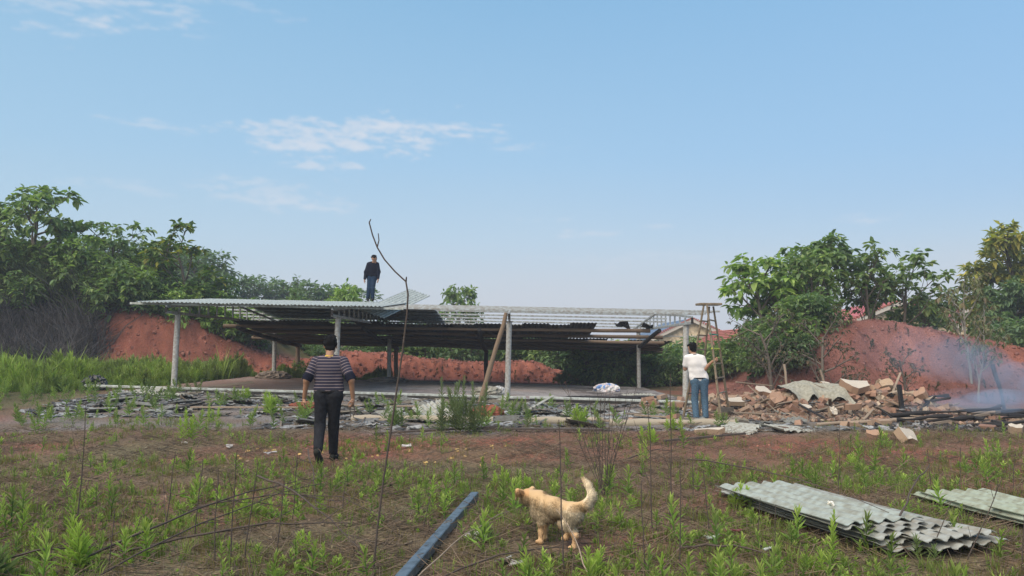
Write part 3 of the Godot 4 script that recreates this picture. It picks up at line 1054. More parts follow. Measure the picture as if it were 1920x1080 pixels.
func make_dog(root: Node3D) -> void:
	# the dog stands heading away and to the left, looking ahead; x across the picture, z towards the viewer
	var bones := [
		[Vector3(-0.115, 0.315, -0.13), Vector3(0.0, 0.3, -0.03), 0.098, 0.092], [Vector3(0.0, 0.3, -0.03), Vector3(0.12, 0.285, 0.06), 0.09, 0.08],
		[Vector3(-0.12, 0.25, -0.13), Vector3(-0.05, 0.235, -0.08), 0.092, 0.08], [Vector3(0.13, 0.29, 0.07), Vector3(0.15, 0.28, 0.085), 0.085, 0.07],
		[Vector3(-0.12, 0.345, -0.14), Vector3(-0.195, 0.345, -0.235), 0.085, 0.068],
		[Vector3(-0.215, 0.345, -0.265), Vector3(-0.225, 0.34, -0.275), 0.07, 0.066], [Vector3(-0.235, 0.32, -0.31), Vector3(-0.26, 0.3, -0.385), 0.042, 0.028],
		# near front leg, far front leg
		[Vector3(-0.105, 0.25, -0.09), Vector3(-0.11, 0.17, -0.085), 0.05, 0.033], [Vector3(-0.11, 0.17, -0.085), Vector3(-0.108, 0.095, -0.095), 0.031, 0.023], [Vector3(-0.108, 0.095, -0.095), Vector3(-0.112, 0.022, -0.09), 0.023, 0.021], [Vector3(-0.112, 0.016, -0.09), Vector3(-0.142, 0.012, -0.122), 0.018, 0.014],
		[Vector3(-0.075, 0.24, -0.19), Vector3(-0.062, 0.16, -0.19), 0.045, 0.03], [Vector3(-0.062, 0.16, -0.19), Vector3(-0.07, 0.09, -0.2), 0.029, 0.022], [Vector3(-0.07, 0.09, -0.2), Vector3(-0.072, 0.022, -0.195), 0.022, 0.02], [Vector3(-0.072, 0.016, -0.195), Vector3(-0.1, 0.012, -0.228), 0.018, 0.014],
		# near hind leg: thigh, hock behind, shank, paw
		[Vector3(0.135, 0.27, 0.09), Vector3(0.09, 0.185, 0.07), 0.085, 0.055], [Vector3(0.09, 0.185, 0.07), Vector3(0.148, 0.115, 0.11), 0.048, 0.027], [Vector3(0.148, 0.115, 0.11), Vector3(0.138, 0.025, 0.1), 0.024, 0.02], [Vector3(0.138, 0.016, 0.1), Vector3(0.105, 0.012, 0.07), 0.019, 0.014],
		# far hind leg, lifted in a step
		[Vector3(0.13, 0.26, 0.0), Vector3(0.06, 0.175, -0.03), 0.075, 0.05], [Vector3(0.06, 0.175, -0.03), Vector3(0.115, 0.125, 0.02), 0.043, 0.026], [Vector3(0.115, 0.125, 0.02), Vector3(0.085, 0.075, 0.0), 0.024, 0.02], [Vector3(0.085, 0.072, 0.0), Vector3(0.06, 0.06, -0.02), 0.021, 0.017],
		# tail core
		[Vector3(0.165, 0.335, 0.1), Vector3(0.225, 0.36, 0.13), 0.03, 0.026], [Vector3(0.225, 0.36, 0.13), Vector3(0.262, 0.41, 0.135), 0.025, 0.022], [Vector3(0.262, 0.41, 0.135), Vector3(0.25, 0.475, 0.12), 0.022, 0.016], [Vector3(0.25, 0.475, 0.12), Vector3(0.215, 0.52, 0.11), 0.015, 0.006],
	]
	for s in [-1.0, 1.0]:
		var side: Vector3 = Vector3(0.78, 0, -0.62) * s
		var e: Vector3 = Vector3(-0.222, 0.385, -0.255) + side * 0.052
		bones.append([e, e + Vector3(-0.01, 0.012, 0.012) + side * 0.028, 0.022, 0.017])
		bones.append([e + Vector3(-0.01, 0.012, 0.012) + side * 0.028, e + Vector3(-0.018, -0.045, 0.0) + side * 0.035, 0.016, 0.009])
	var mb := MB.new()
	for q in bones:
		var thin := 0.8 if q[2] > 0.06 else 0.88
		q[2] *= thin; q[3] *= thin
	blob(mb, bones, 0.008, 0.026)
	var r := RandomNumberGenerator.new()
	r.seed = 21
	var fur := MB.new()
	var tan_c := Color(0.5, 0.35, 0.19)
	var pale := Color(0.62, 0.49, 0.32)
	var cream := Color(0.72, 0.63, 0.46)
	var shade := func(p: Vector3) -> Color:
		var k := pale.lerp(tan_c, smoothstep(0.26, 0.36, p.y + 0.02 * sin(p.x * 60.0 + p.z * 40.0)))
		if p.x > 0.17 and p.y > 0.3:
			k = tan_c.lerp(cream, smoothstep(0.19, 0.245, p.x))
		elif p.x > 0.03 and p.y < 0.3 and p.y > 0.14:
			k = k.lerp(cream, 0.5)
		elif p.y < 0.16:
			k = Color(0.66, 0.44, 0.24)
		if p.x < -0.2 and p.y > 0.36:
			k = k.lerp(Color(0.5, 0.27, 0.12), 0.6)
		return k
	for i in range(0, mb.v.size()):
		mb.c[i] = shade.call(mb.v[i])
	for i in range(0, mb.v.size(), 3):
		var a := mb.v[i]
		var copies := 1
		var tail := a.x > 0.185 and a.y > 0.315
		var low := a.y < 0.15
		if tail: copies = 5
		elif not low: copies = 2
		for q in copies:
			if low and r.randf() < 0.3:
				continue
			var p := a.lerp(mb.v[i + 1], r.randf()).lerp(mb.v[i + 2], r.randf())
			var nn := mb.n[i]
			var flow := Vector3(0.5, -0.55, 0.3)
			var l := r.randf_range(0.012, 0.028)
			if tail:
				var t := smoothstep(0.33, 0.52, p.y)
				flow = Vector3(0.55, -0.45, 0.1).lerp(Vector3(-0.15, 1.0, -0.05), t)
				l = r.randf_range(0.02, 0.05)
			elif p.x < -0.1 and p.y > 0.2:
				flow = Vector3(0.25, -1.0, 0.15)
			elif low:
				flow = Vector3(0.1, -1, 0.05)
				l = 0.009
			elif p.x > 0.05 and p.y < 0.3:
				l *= 1.15
			var dd := (nn * 0.42 + flow.normalized() + wild(r) * 0.25).normalized()
			var s := dd.cross(nn).normalized() * r.randf_range(0.002, 0.004)
			var c: Color = shade.call(p)
			var m := r.randf_range(0.55, 1.3) * (1.0 + 0.12 * sin(p.x * 130.0 + p.y * 90.0) * sin(p.z * 110.0 - p.y * 140.0))
			fur.col = Color(minf(c.r * m, 0.9), minf(c.g * m, 0.85), minf(c.b * m, 0.75))
			var o := (nn + wild(r) * 0.55).normalized()
			fur.trin(p - s - nn * 0.003, p + s - nn * 0.003, p + dd * l, o, o, (o + dd * 0.5).normalized())
	part("body", mb.mesh(), M.fur, root)
	part("fur", fur.mesh(), M.fur, root)
	var nm := MB.new()
	blob(nm, [[Vector3(-0.264, 0.308, -0.41), Vector3(-0.266, 0.304, -0.414), 0.013, 0.01]], 0.005, 0.005)
	part("nose", nm.mesh(), M.nose, root)
	for s in [-1.0, 1.0]:
		nm = MB.new()
		var side: Vector3 = Vector3(0.78, 0, -0.62) * s
		blob(nm, [[Vector3(-0.245, 0.352, -0.325) + side * 0.034, Vector3(-0.245, 0.352, -0.326) + side * 0.034, 0.009, 0.009]], 0.004, 0.004)
		part("eye", nm.mesh(), M.nose, root)


# ---------------------------------------------------------------- the scene
func _ready() -> void:
	var cam := Camera3D.new()
	cam.name = "camera"
	cam.position = Vector3(0, 1.55, 0)
	cam.rotation_degrees = Vector3(4.44, 0, 0)
	cam.fov = 40.09
	cam.near = 0.05
	cam.far = 1500.0
	add_child(cam)
	cam.current = true
	var env := Environment.new()
	env.background_mode = Environment.BG_SKY
	var sky := Sky.new()
	var pano := PanoramaSkyMaterial.new()
	pano.panorama = make_sky()
	sky.sky_material = pano
	env.sky = sky
	env.sky_rotation = Vector3(0, PI, 0)
	env.tonemap_mode = Environment.TONE_MAPPER_LINEAR
	env.tonemap_exposure = 1.45
	env.background_energy_multiplier = 0.71
	env.sdfgi_enabled = true
	env.ssao_enabled = true
	env.ssil_enabled = true
	env.fog_enabled = true
	env.fog_density = 0.0014
	env.fog_light_color = Color(0.86, 0.91, 0.97)
	env.volumetric_fog_enabled = true
	env.volumetric_fog_density = 0.0
	var we := WorldEnvironment.new()
	we.name = "environment"
	we.environment = env
	add_child(we)
	var sun := DirectionalLight3D.new()
	sun.name = "sun"
	sun.light_color = Color(1.0, 0.92, 0.82)
	sun.light_energy = 1.25
	sun.light_angular_distance = 80.0
	sun.shadow_enabled = true
	add_child(sun)
	sun.look_at_from_position(Vector3.ZERO, Vector3(0.46, -0.98, -0.6), UP)
	nz.seed = 3; nz2.seed = 7; nz3.seed = 12
	for f in [nz, nz2, nz3]:
		f.frequency = 0.01
		f.fractal_octaves = 3
	make_materials()
	build_land()
	build_slab()
	build_new_shed()
	build_old_shed()
	build_houses()
	build_trees()
	build_ladder()
	build_people()
	build_sheets()
	build_rubble()
	build_debris()
	build_weeds()
	build_ground_cover()
	build_smoke()


func build_land() -> void:
	var xs := PackedFloat32Array()
	var x := 0.0
	while x < 260.0:
		xs.append(x)
		x += 0.085 if x < 5.5 else (0.2 if x < 24.0 else (x * 0.05 if x < 60.0 else x * 0.2))
	var ds := PackedFloat32Array()
	var d := -40.0
	while d < 420.0:
		ds.append(d)
		d += 4.0 if d < -4.0 else (0.6 if d < 3.0 else (0.075 if d < 12.0 else (0.13 if d < 26.0 else (0.22 if d < 42.0 else (1.0 if d < 60.0 else d * 0.15)))))
	var cols := xs.size() * 2 - 1
	var px := PackedFloat32Array()
	for i in cols:
		var k := i - xs.size() + 1
		px.append(xs[absi(k)] * signf(k))
	var v := PackedVector3Array()
	var c := PackedColorArray()
	for j in ds.size():
		for i in cols:
			var h := land(px[i], ds[j])
			v.append(Vector3(px[i], h, -ds[j]))
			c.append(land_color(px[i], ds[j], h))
	var n := PackedVector3Array()
	for j in ds.size():
		for i in cols:
			var a := v[j * cols + mini(i + 1, cols - 1)] - v[j * cols + maxi(i - 1, 0)]
			var b := v[mini(j + 1, ds.size() - 1) * cols + i] - v[maxi(j - 1, 0) * cols + i]
			n.append(a.cross(b).normalized() if a.cross(b).y > 0.0 else -a.cross(b).normalized())
	var ix := PackedInt32Array()
	for j in ds.size() - 1:
		for i in cols - 1:
			var q := j * cols + i
			for t in [q, q + cols, q + 1, q + 1, q + cols, q + cols + 1]:
				ix.append(t)
	var ar := []
	ar.resize(Mesh.ARRAY_MAX)
	ar[Mesh.ARRAY_VERTEX] = v; ar[Mesh.ARRAY_NORMAL] = n; ar[Mesh.ARRAY_COLOR] = c; ar[Mesh.ARRAY_INDEX] = ix
	var m := ArrayMesh.new()
	m.add_surface_from_arrays(Mesh.PRIMITIVE_TRIANGLES, ar)
	var o := part("ground", m, M.ground, self)
	tag(o, "bare reddish earth rising into cut red banks left, centre and right", "ground", "", "structure")


func slab_h(x: float) -> float:
	return base_h(x, 24.0) + 0.075


func build_slab() -> void:
	var mb := MB.new()
	var step := 0.25
	for j in 40:
		for i in 65:
			var x := -10.85 + i * step
			var d := 23.05 + j * step
			var p := []
			for q in [[0, 0], [1, 0], [1, 1], [0, 1]]:
				var xx: float = x + q[0] * step
				var dd: float = d + q[1] * step
				p.append(Vector3(xx, slab_h(xx) + 0.02 * nz3.get_noise_2d(xx * 120.0, dd * 120.0) * float(d > 23.2), -dd))
			var n := nz.get_noise_2d(x * 35.0 + 40.0, d * 35.0)
			var n2 := nz2.get_noise_2d(x * 130.0, d * 130.0)
			var c := Color(0.27, 0.255, 0.25) * (1.0 + 0.5 * n2)
			var red := clampf(smoothstep(-5.0, -8.5, x + n * 4.0) + n * 0.9, 0.0, 1.0)
			c = c.lerp(Color(0.27, 0.16, 0.12), red * 0.8)
			c = c.lerp(Color(0.045, 0.042, 0.04), smoothstep(0.12, 0.3, n2 + n + 0.12 * smoothstep(0.0, 3.0, x)) * smoothstep(1.0, 3.0, x) * 0.9)
			mb.col = Color(c.r, c.g, c.b)
			mb.quadn(p[0], p[1], p[2], p[3], UP, UP, UP, UP)
	mb.col = Color(0.1, 0.095, 0.09)
	for i in 65:
		var x := -10.85 + i * step
		var a := Vector3(x, slab_h(x), -23.05)
		var b := Vector3(x + step, slab_h(x + step), -23.05)
		mb.quado(a, b, b - UP * 0.4, a - UP * 0.4, Vector3.BACK)
	var o := part("concrete_floor", mb.mesh(), M.slab, self)
	tag(o, "dusty grey concrete floor slab under the open shed", "floor", "", "structure")
	# a long pale purlin lying along the front edge of the slab, in three lengths
	var names := ["long pale steel purlin lying along the slab edge left of the walking man", "long pale steel purlin lying along the slab edge behind the big weed", "long grey steel purlin lying along the slab edge before the ladder"]
	var xr := [[-12.3, -6.0], [-5.9, 0.4], [0.5, 6.6]]
	for k in 3:
		mb = MB.new()
		var a := Vector3(xr[k][0], slab_h(xr[k][0]) + 0.05, -22.88 - 0.05 * k)
		var b := Vector3(xr[k][1], slab_h(xr[k][1]) + 0.04, -22.9 + 0.03 * k)
		mb.bar(a, b, 0.09, 0.07, UP, 0.01)
		single("steel_purlin", mb.mesh(), M.sheet, names[k], "steel beam", Vector3.ZERO, "steel purlins on the slab edge")


# ---- steel shed being roofed or stripped
func tilt(x: float) -> float:
	return 0.115 - 0.0205 * x


func roof_h(x: float, d: float) -> float:   # top of the trusses
	return tilt(x) + (lerpf(2.47, 2.87, (d - 22.4) / 5.3) if d < 27.7 else lerpf(2.87, 2.42, (d - 27.7) / 5.1))


func sloped(s: float) -> Basis:
	var z := Vector3(0, s, 1).normalized()
	var x := Vector3(1, -0.0205, 0)
	x = (x - z * x.dot(z)).normalized()
	return Basis(x, z.cross(x), z)


func build_new_shed() -> void:
	var shed := thing("open_shed", "open steel shed with round posts, low trusses and half its roof sheets gone", "shed", Vector3(-2.3, 0, -28))
	var off := -shed.position
	var px := [-9.8, -5.1, -0.08, 5.1]
	var r := RandomNumberGenerator.new()
	r.seed = 8
	for k in 4:
		for back in [false, true]:
			if back and k == 2:
				continue
			var x: float = px[k] + (0.08 if back else 0.0)
			var d := 32.4 if back else 23.15
			var mb := MB.new()
			var y0 := base_h(x, d) - 0.1
			var y1: float = tilt(x) + 2.24
			var lean := 0.06 if not back else 0.0
			mb.tube(PackedVector3Array([Vector3(x - lean, y0, -d), Vector3(x - lean * 0.5, (y0 + y1) / 2, -d), Vector3(x, y1, -d)]), PackedFloat32Array([0.085, 0.083, 0.081]), 14)
			var p := part("post", mb.mesh(), M.post, shed, off)
			mb = MB.new()
			mb.box(Vector3(x, y1 + 0.012, -d), Vector3(0.22, 0.02, 0.22))
			part("cap_plate", mb.mesh(), M.steel, p)
			if not back:
				mb = MB.new()
				for q in 9:
					var a := q * 0.7
					var w := r.randf_range(0.75, 1.25)
					mb.tube(PackedVector3Array([Vector3(x - lean, y0 + 0.05, -d), Vector3(x - lean, y0 + 0.2 * w, -d) + Vector3(cos(a), 0, sin(a)) * 0.03]), PackedFloat32Array([0.1, 0.075]), 7)
				part("mortar_foot", mb.mesh(), M.shard, p)
	for k in 4:
		var x: float = px[k]
		var tr := Node3D.new()
		tr.name = "truss"
		shed.add_child(tr, true)
		tr.position = off
		var w := 0.055
		var mb := MB.new()
		mb.bar(Vector3(x, tilt(x) + 2.29, -22.35), Vector3(x, tilt(x) + 2.29, -33.0), w, 0.075, UP, 0.005)
		part("bottom_chord", mb.mesh(), M.steel, tr)
		for e in [[22.35, 27.7], [33.0, 27.7]]:
			mb = MB.new()
			mb.bar(Vector3(x, roof_h(x, e[0]) - 0.02, -e[0]), Vector3(x, roof_h(x, e[1]) - 0.035, -e[1]), w - 0.004, 0.07, UP, 0.005)
			part("top_chord", mb.mesh(), M.steel, tr)
		for q in 13:
			var d := 23.25 + q * 0.74
			mb = MB.new()
			mb.bar(Vector3(x, tilt(x) + 2.32, -d), Vector3(x, roof_h(x, d) - 0.07, -d), 0.045, 0.045, Vector3.BACK)
			part("web", mb.mesh(), M.steel, tr)
		for d in [22.35, 33.0]:
			mb = MB.new()
			mb.box(Vector3(x, tilt(x) + 2.355, -d - 0.01 * signf(27.0 - d) * -1.0), Vector3(0.07, 0.17, 0.012))
			part("end_plate", mb.mesh(), M.char if d < 23.0 else M.steel, tr)
	# purlins
	for q in 12:
		var d := 22.55 + q * 0.93
		if q == 5: d = 27.5
		if q == 6: d = 27.95
		if q > 6: d = 28.0 + (q - 6) * 0.97
		var x0 := -10.85 + r.randf_range(-0.1, 0.12)
		var x1 := 5.75 + r.randf_range(-0.3, 0.3)
		if q == 5: x1 = 7.25
		if q == 6: x1 = 7.1
		if q == 0: x1 = -3.1
		var mb := MB.new()
		mb.bar(Vector3(x0, roof_h(x0, d) + 0.042, -d), Vector3(x1, roof_h(x1, d) + 0.042, -d), 0.05, 0.062, UP, 0.005)
		part("purlin", mb.mesh(), M.sheet if q == 0 else M.steel, shed, off)
	# roof sheets still on: front slope and rear slope, each sheet by itself
	var sh := []
	for k in 3:
		var mb := MB.new()
		r.seed = 40 + k
		mb.corrugated(0.92, [5.55, 5.35, 5.25][k], 0.115, 0.016, 0.006, r, 0.02)
		sh.append(mb.mesh())
	for k in 15:
		var x := -10.15 + k * 0.86
		if x < -3.4:
			var o := part("roof_sheet", sh[k % 2], M.sheet, shed)
			o.transform = Transform3D(sloped(-0.0775), Vector3(x, roof_h(x, 25.05) + 0.105 + 0.005 * (k % 2), -25.05 + r.randf_range(-0.05, 0.05)) + off)
		if x < -2.6 and k > 0:
			var o := part("roof_sheet", sh[2], M.sheet, shed)
			var back := 0.25 * maxf(0.0, x + 5.5)
			o.transform = Transform3D(sloped(0.078), Vector3(x, roof_h(x, 30.35 + back) + 0.105 + 0.005 * (k % 2), -30.35 - back) + off)
	# the loose sheet, pushed up through the gap past the ridge
	var mb := MB.new()
	r.seed = 3
	mb.corrugated(0.82, 4.6, 0.115, 0.018, 0.006, r, 0.03)
	var loose := single("loose_roof_sheet", mb.mesh(), M.sheet, "loose corrugated sheet sticking up past the roof ridge right of the standing man", "roof sheet")
	var a := Vector3(-4.42, 2.7, -25.2)
	var b := Vector3(-3.47, 3.64, -29.3)
	var zb := (a - b).normalized()
	var xb := Vector3(0.8, -0.22, -0.1)
	xb = (xb - zb * xb.dot(zb)).normalized()
	loose.transform = Transform3D(Basis(xb, zb.cross(xb), zb), (a + b) / 2.0)
	mb = MB.new()
	r.seed = 9
	var pa := Vector3(-0.92, land(-0.92, 22.6) - 0.05, -22.6)
	var pb := Vector3(-0.16, 2.6, -22.75)
	var path := PackedVector3Array()
	var rad := PackedFloat32Array()
	for i in 9:
		path.append(pa.lerp(pb, i / 8.0) + Vector3(r.randf_range(-0.02, 0.02), 0, 0))
		rad.append(lerpf(0.085, 0.055, i / 8.0) * r.randf_range(0.9, 1.12))
	mb.tube(path, rad, 8)
	single("timber_prop", mb.mesh(), M.timber, "knotty timber pole leaning against the middle front post of the shed", "pole")


func build_old_shed() -> void:
	var shed := thing("old_lean_to", "old blackened lean-to roof on timber posts and pole purlins behind the steel shed", "shed", Vector3(-2, 0, -33))
	var off := -shed.position
	var r := RandomNumberGenerator.new()
	r.seed = 17
	var fy := func(x: float, t: float) -> float:   # height of the sheets; t 0 front, 1 back
		return lerpf(2.43 - 0.008 * x, 1.66 - 0.026 * x, t) - 0.05 * sin(t * PI) + 0.03 * sin(x * 1.1) * t
	var fz := func(t: float) -> float:
		return -lerpf(28.2, 36.0, t)
	for x in [-9.7, -5.25, -1.17, 5.2]:
		var mb := MB.new()
		var y1: float = fy.call(x, 0.99) - 0.2
		mb.tube(PackedVector3Array([Vector3(x + 0.03, base_h(x, 36) - 0.1, -35.9), Vector3(x - 0.01, 0.9, -35.9), Vector3(x, y1, -35.85)]), PackedFloat32Array([0.11, 0.1, 0.09]), 8)
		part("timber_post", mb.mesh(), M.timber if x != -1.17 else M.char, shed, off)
		mb = MB.new()
		var p := PackedVector3Array()
		var q := PackedFloat32Array()
		for i in 7:
			var t := i / 6.0 * 1.06 - 0.03
			p.append(Vector3(x + r.randf_range(-0.03, 0.03), fy.call(x, t) - 0.21, fz.call(t)))
			q.append(lerpf(0.075, 0.09, t))
		mb.tube(p, q, 7)
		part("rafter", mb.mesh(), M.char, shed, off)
	for k in 6:
		var t: float = [0.06, 0.26, 0.46, 0.63, 0.8, 0.96][k]
		for seg in 2:
			var mb := MB.new()
			var p := PackedVector3Array()
			var q := PackedFloat32Array()
			var x0: float = [-10.4, -2.2][seg] + r.randf_range(-0.5, 0.4)
			var x1: float = [-1.6, lerpf(5.0, 7.0, t)][seg] + r.randf_range(-0.2, 0.3)
			for i in 9:
				var x := lerpf(x0, x1, i / 8.0)
				p.append(Vector3(x, fy.call(x, t) - 0.085 + r.randf_range(-0.015, 0.015) - 0.03 * seg, fz.call(t) + r.randf_range(-0.04, 0.04) + 0.1 * seg))
				q.append(lerpf(0.075, 0.05, absf(i / 8.0 - seg)))
			mb.col = Color(1, 1, 1) * r.randf_range(0.5, 0.9)
			mb.tube(p, q, 7)
			part("pole_purlin", mb.mesh(), M.timber, shed, off)
	for k in 19:
		for row in 2:
			var x := -9.6 + k * 0.87 + r.randf_range(-0.04, 0.04)
			var l := 4.1 + r.randf_range(-0.15, 0.1)
			var t := 0.26 if row == 0 else 0.75
			if k > 14 and row == 0:
				continue
			var mb := MB.new()
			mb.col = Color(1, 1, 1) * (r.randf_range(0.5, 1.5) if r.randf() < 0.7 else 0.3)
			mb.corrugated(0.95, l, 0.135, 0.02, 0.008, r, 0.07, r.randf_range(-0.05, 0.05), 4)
			var a := Vector3(x, fy.call(x, t - 0.1), fz.call(t - 0.1))
			var b := Vector3(x, fy.call(x, t + 0.1), fz.call(t + 0.1))
			var z := (a - b).normalized()
			var xx := Vector3(1, -0.017 + r.randf_range(-0.015, 0.015), 0)
			xx = (xx - z * xx.dot(z)).normalized()
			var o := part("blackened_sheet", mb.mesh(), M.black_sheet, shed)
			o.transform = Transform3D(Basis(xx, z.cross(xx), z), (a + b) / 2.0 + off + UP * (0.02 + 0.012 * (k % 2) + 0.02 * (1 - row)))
	# crumpled felt along the torn front edge
	for k in 2:
		var mb := MB.new()
		var x: float = [4.0, 4.9][k]
		var pts := PackedVector2Array()
		for i in 9:
			var a := TAU * i / 9.0
			pts.append(Vector2(cos(a) * r.randf_range(0.18, 0.45), sin(a) * r.randf_range(0.12, 0.3)))
		mb.slab(pts, 0.02, r, 0.12)
		var o := part("torn_felt", mb.mesh(), M.char, shed)
		o.transform = Transform3D(turn(r.randf() * 90, r.randf_range(-40, 20), r.randf_range(-30, 30)), Vector3(x, fy.call(x, 0.04) + 0.03, fz.call(0.04)) + off)


func house(x: float, d: float, w: float, deep: float, eave: float, ridge: float, label: String, wm: Material, rm: Material, front := true, ring := true) -> Node3D:
	var h := thing("house", label, "house", Vector3(x, 0, -d))
	var mb := MB.new()
	var b := -0.6
	var pts := [Vector3(-w / 2, b, 0), Vector3(w / 2, b, 0), Vector3(w / 2, eave, 0), Vector3(0, ridge, 0), Vector3(-w / 2, eave, 0)]
	for z in [0.0, -deep]:
		var o := Vector3(0, 0, z)
		var n := Vector3.BACK if z == 0.0 else Vector3.FORWARD
		mb.quado(pts[0] + o, pts[1] + o, pts[2] + o, pts[4] + o, n)
		mb.trio(pts[4] + o, pts[2] + o, pts[3] + o, n)
	for s in [-1.0, 1.0]:
		mb.quado(Vector3(s * w / 2, b, 0), Vector3(s * w / 2, eave, 0), Vector3(s * w / 2, eave, -deep), Vector3(s * w / 2, b, -deep), Vector3(s, 0, 0))
	part("wall", mb.mesh(), wm, h)
	for s in [-1.0, 1.0]:
		var over := 0.5
		var sl := (ridge - eave) / (w / 2)
		var a := Vector3(0, ridge + 0.16, 0.45)
		var e := Vector3(s * (w / 2 + over), eave - sl * over + 0.16, 0.45)
		var roof := Node3D.new()
		roof.name = "roof"
		h.add_child(roof, true)
		mb = MB.new()
		var n := Vector3(s * sl, 1, 0).normalized()
		var zz := Vector3(0, 0, -deep - 0.9)
		mb.quado(a, e, e + zz, a + zz, n)
		mb.quado(a - n * 0.1, e - n * 0.1, e + zz - n * 0.1, a + zz - n * 0.1, -n)
		mb.quado(a, e, e - n * 0.1, a - n * 0.1, Vector3.BACK)
		mb.quado(e, e + zz, e + zz - n * 0.1, e - n * 0.1, Vector3(s, 0, 0))
		part("roof_slope", mb.mesh(), rm, roof)
		mb = MB.new()
		var rows := 14
		for i in rows:
			var p := a.lerp(e, (i + 0.5) / rows) + n * 0.03
			mb.bar(p, p + zz, 0.12, 0.05, n)
		var o := part("roof_ribs", mb.mesh(), rm, roof)
		o.set_meta("kind", "stuff")
		mb = MB.new()
		mb.bar(a + Vector3(0, -0.16, 0.06), e + Vector3(0, -0.16, 0.06), 0.07, 0.28, UP)
		part("barge_board", mb.mesh(), M.trim, h)
		mb = MB.new()
		for i in 22:
			mb.box(a.lerp(e, (i + 0.5) / 22.0) + n * 0.06 + Vector3(0, 0, 0.0), Vector3(0.2, 0.1, 0.3), turn(0, 0, i * 9.0))
		part("edge_tiles", mb.mesh(), M.red_roof, roof).set_meta("kind", "stuff")
	if ring:
		for q in [[-w * 0.22, 1.0], [w * 0.22, 1.0]]:
			mb = MB.new()
			mb.box(Vector3(q[0], q[1], 0.02), Vector3(0.95, 1.15, 0.08))
			var f := part("window", mb.mesh(), M.trim, h)
			mb = MB.new()
			mb.box(Vector3(q[0], q[1], 0.045), Vector3(0.8, 1.0, 0.06))
			part("pane", mb.mesh(), M.glass_dark, f)
	mb = MB.new()
	mb.box(Vector3(0, eave + 0.15, 0.02), Vector3(w, 0.12, 0.06))
	part("wall_band", mb.mesh(), M.trim, h)
	return h


func build_houses() -> void:
	house(15.9, 70.0, 6.6, 13.0, 2.55, 4.1, "cream gabled house with a blue roof seen beside the ladder", M.wall, M.blue_roof)
	house(15.4, 52.0, 4.4, 8.0, 1.35, 2.75, "low orange house with a red tiled roof behind the ladder rungs", M.orange_wall, M.red_roof)
	house(21.5, 58.0, 5.5, 8.0, 2.4, 3.9, "pink roofed house half hidden behind the left end of the tree row", M.wall, M.pink_roof)
	house(28.3, 58.0, 9.0, 8.0, 3.1, 4.9, "wide pink roofed house seen through the broad leaved trees above the mound", M.wall, M.pink_roof)
	house(35.0, 60.0, 6.5, 9.0, 2.9, 4.9, "pink roofed house beside the big yellowish tree", M.wall, M.pink_roof)


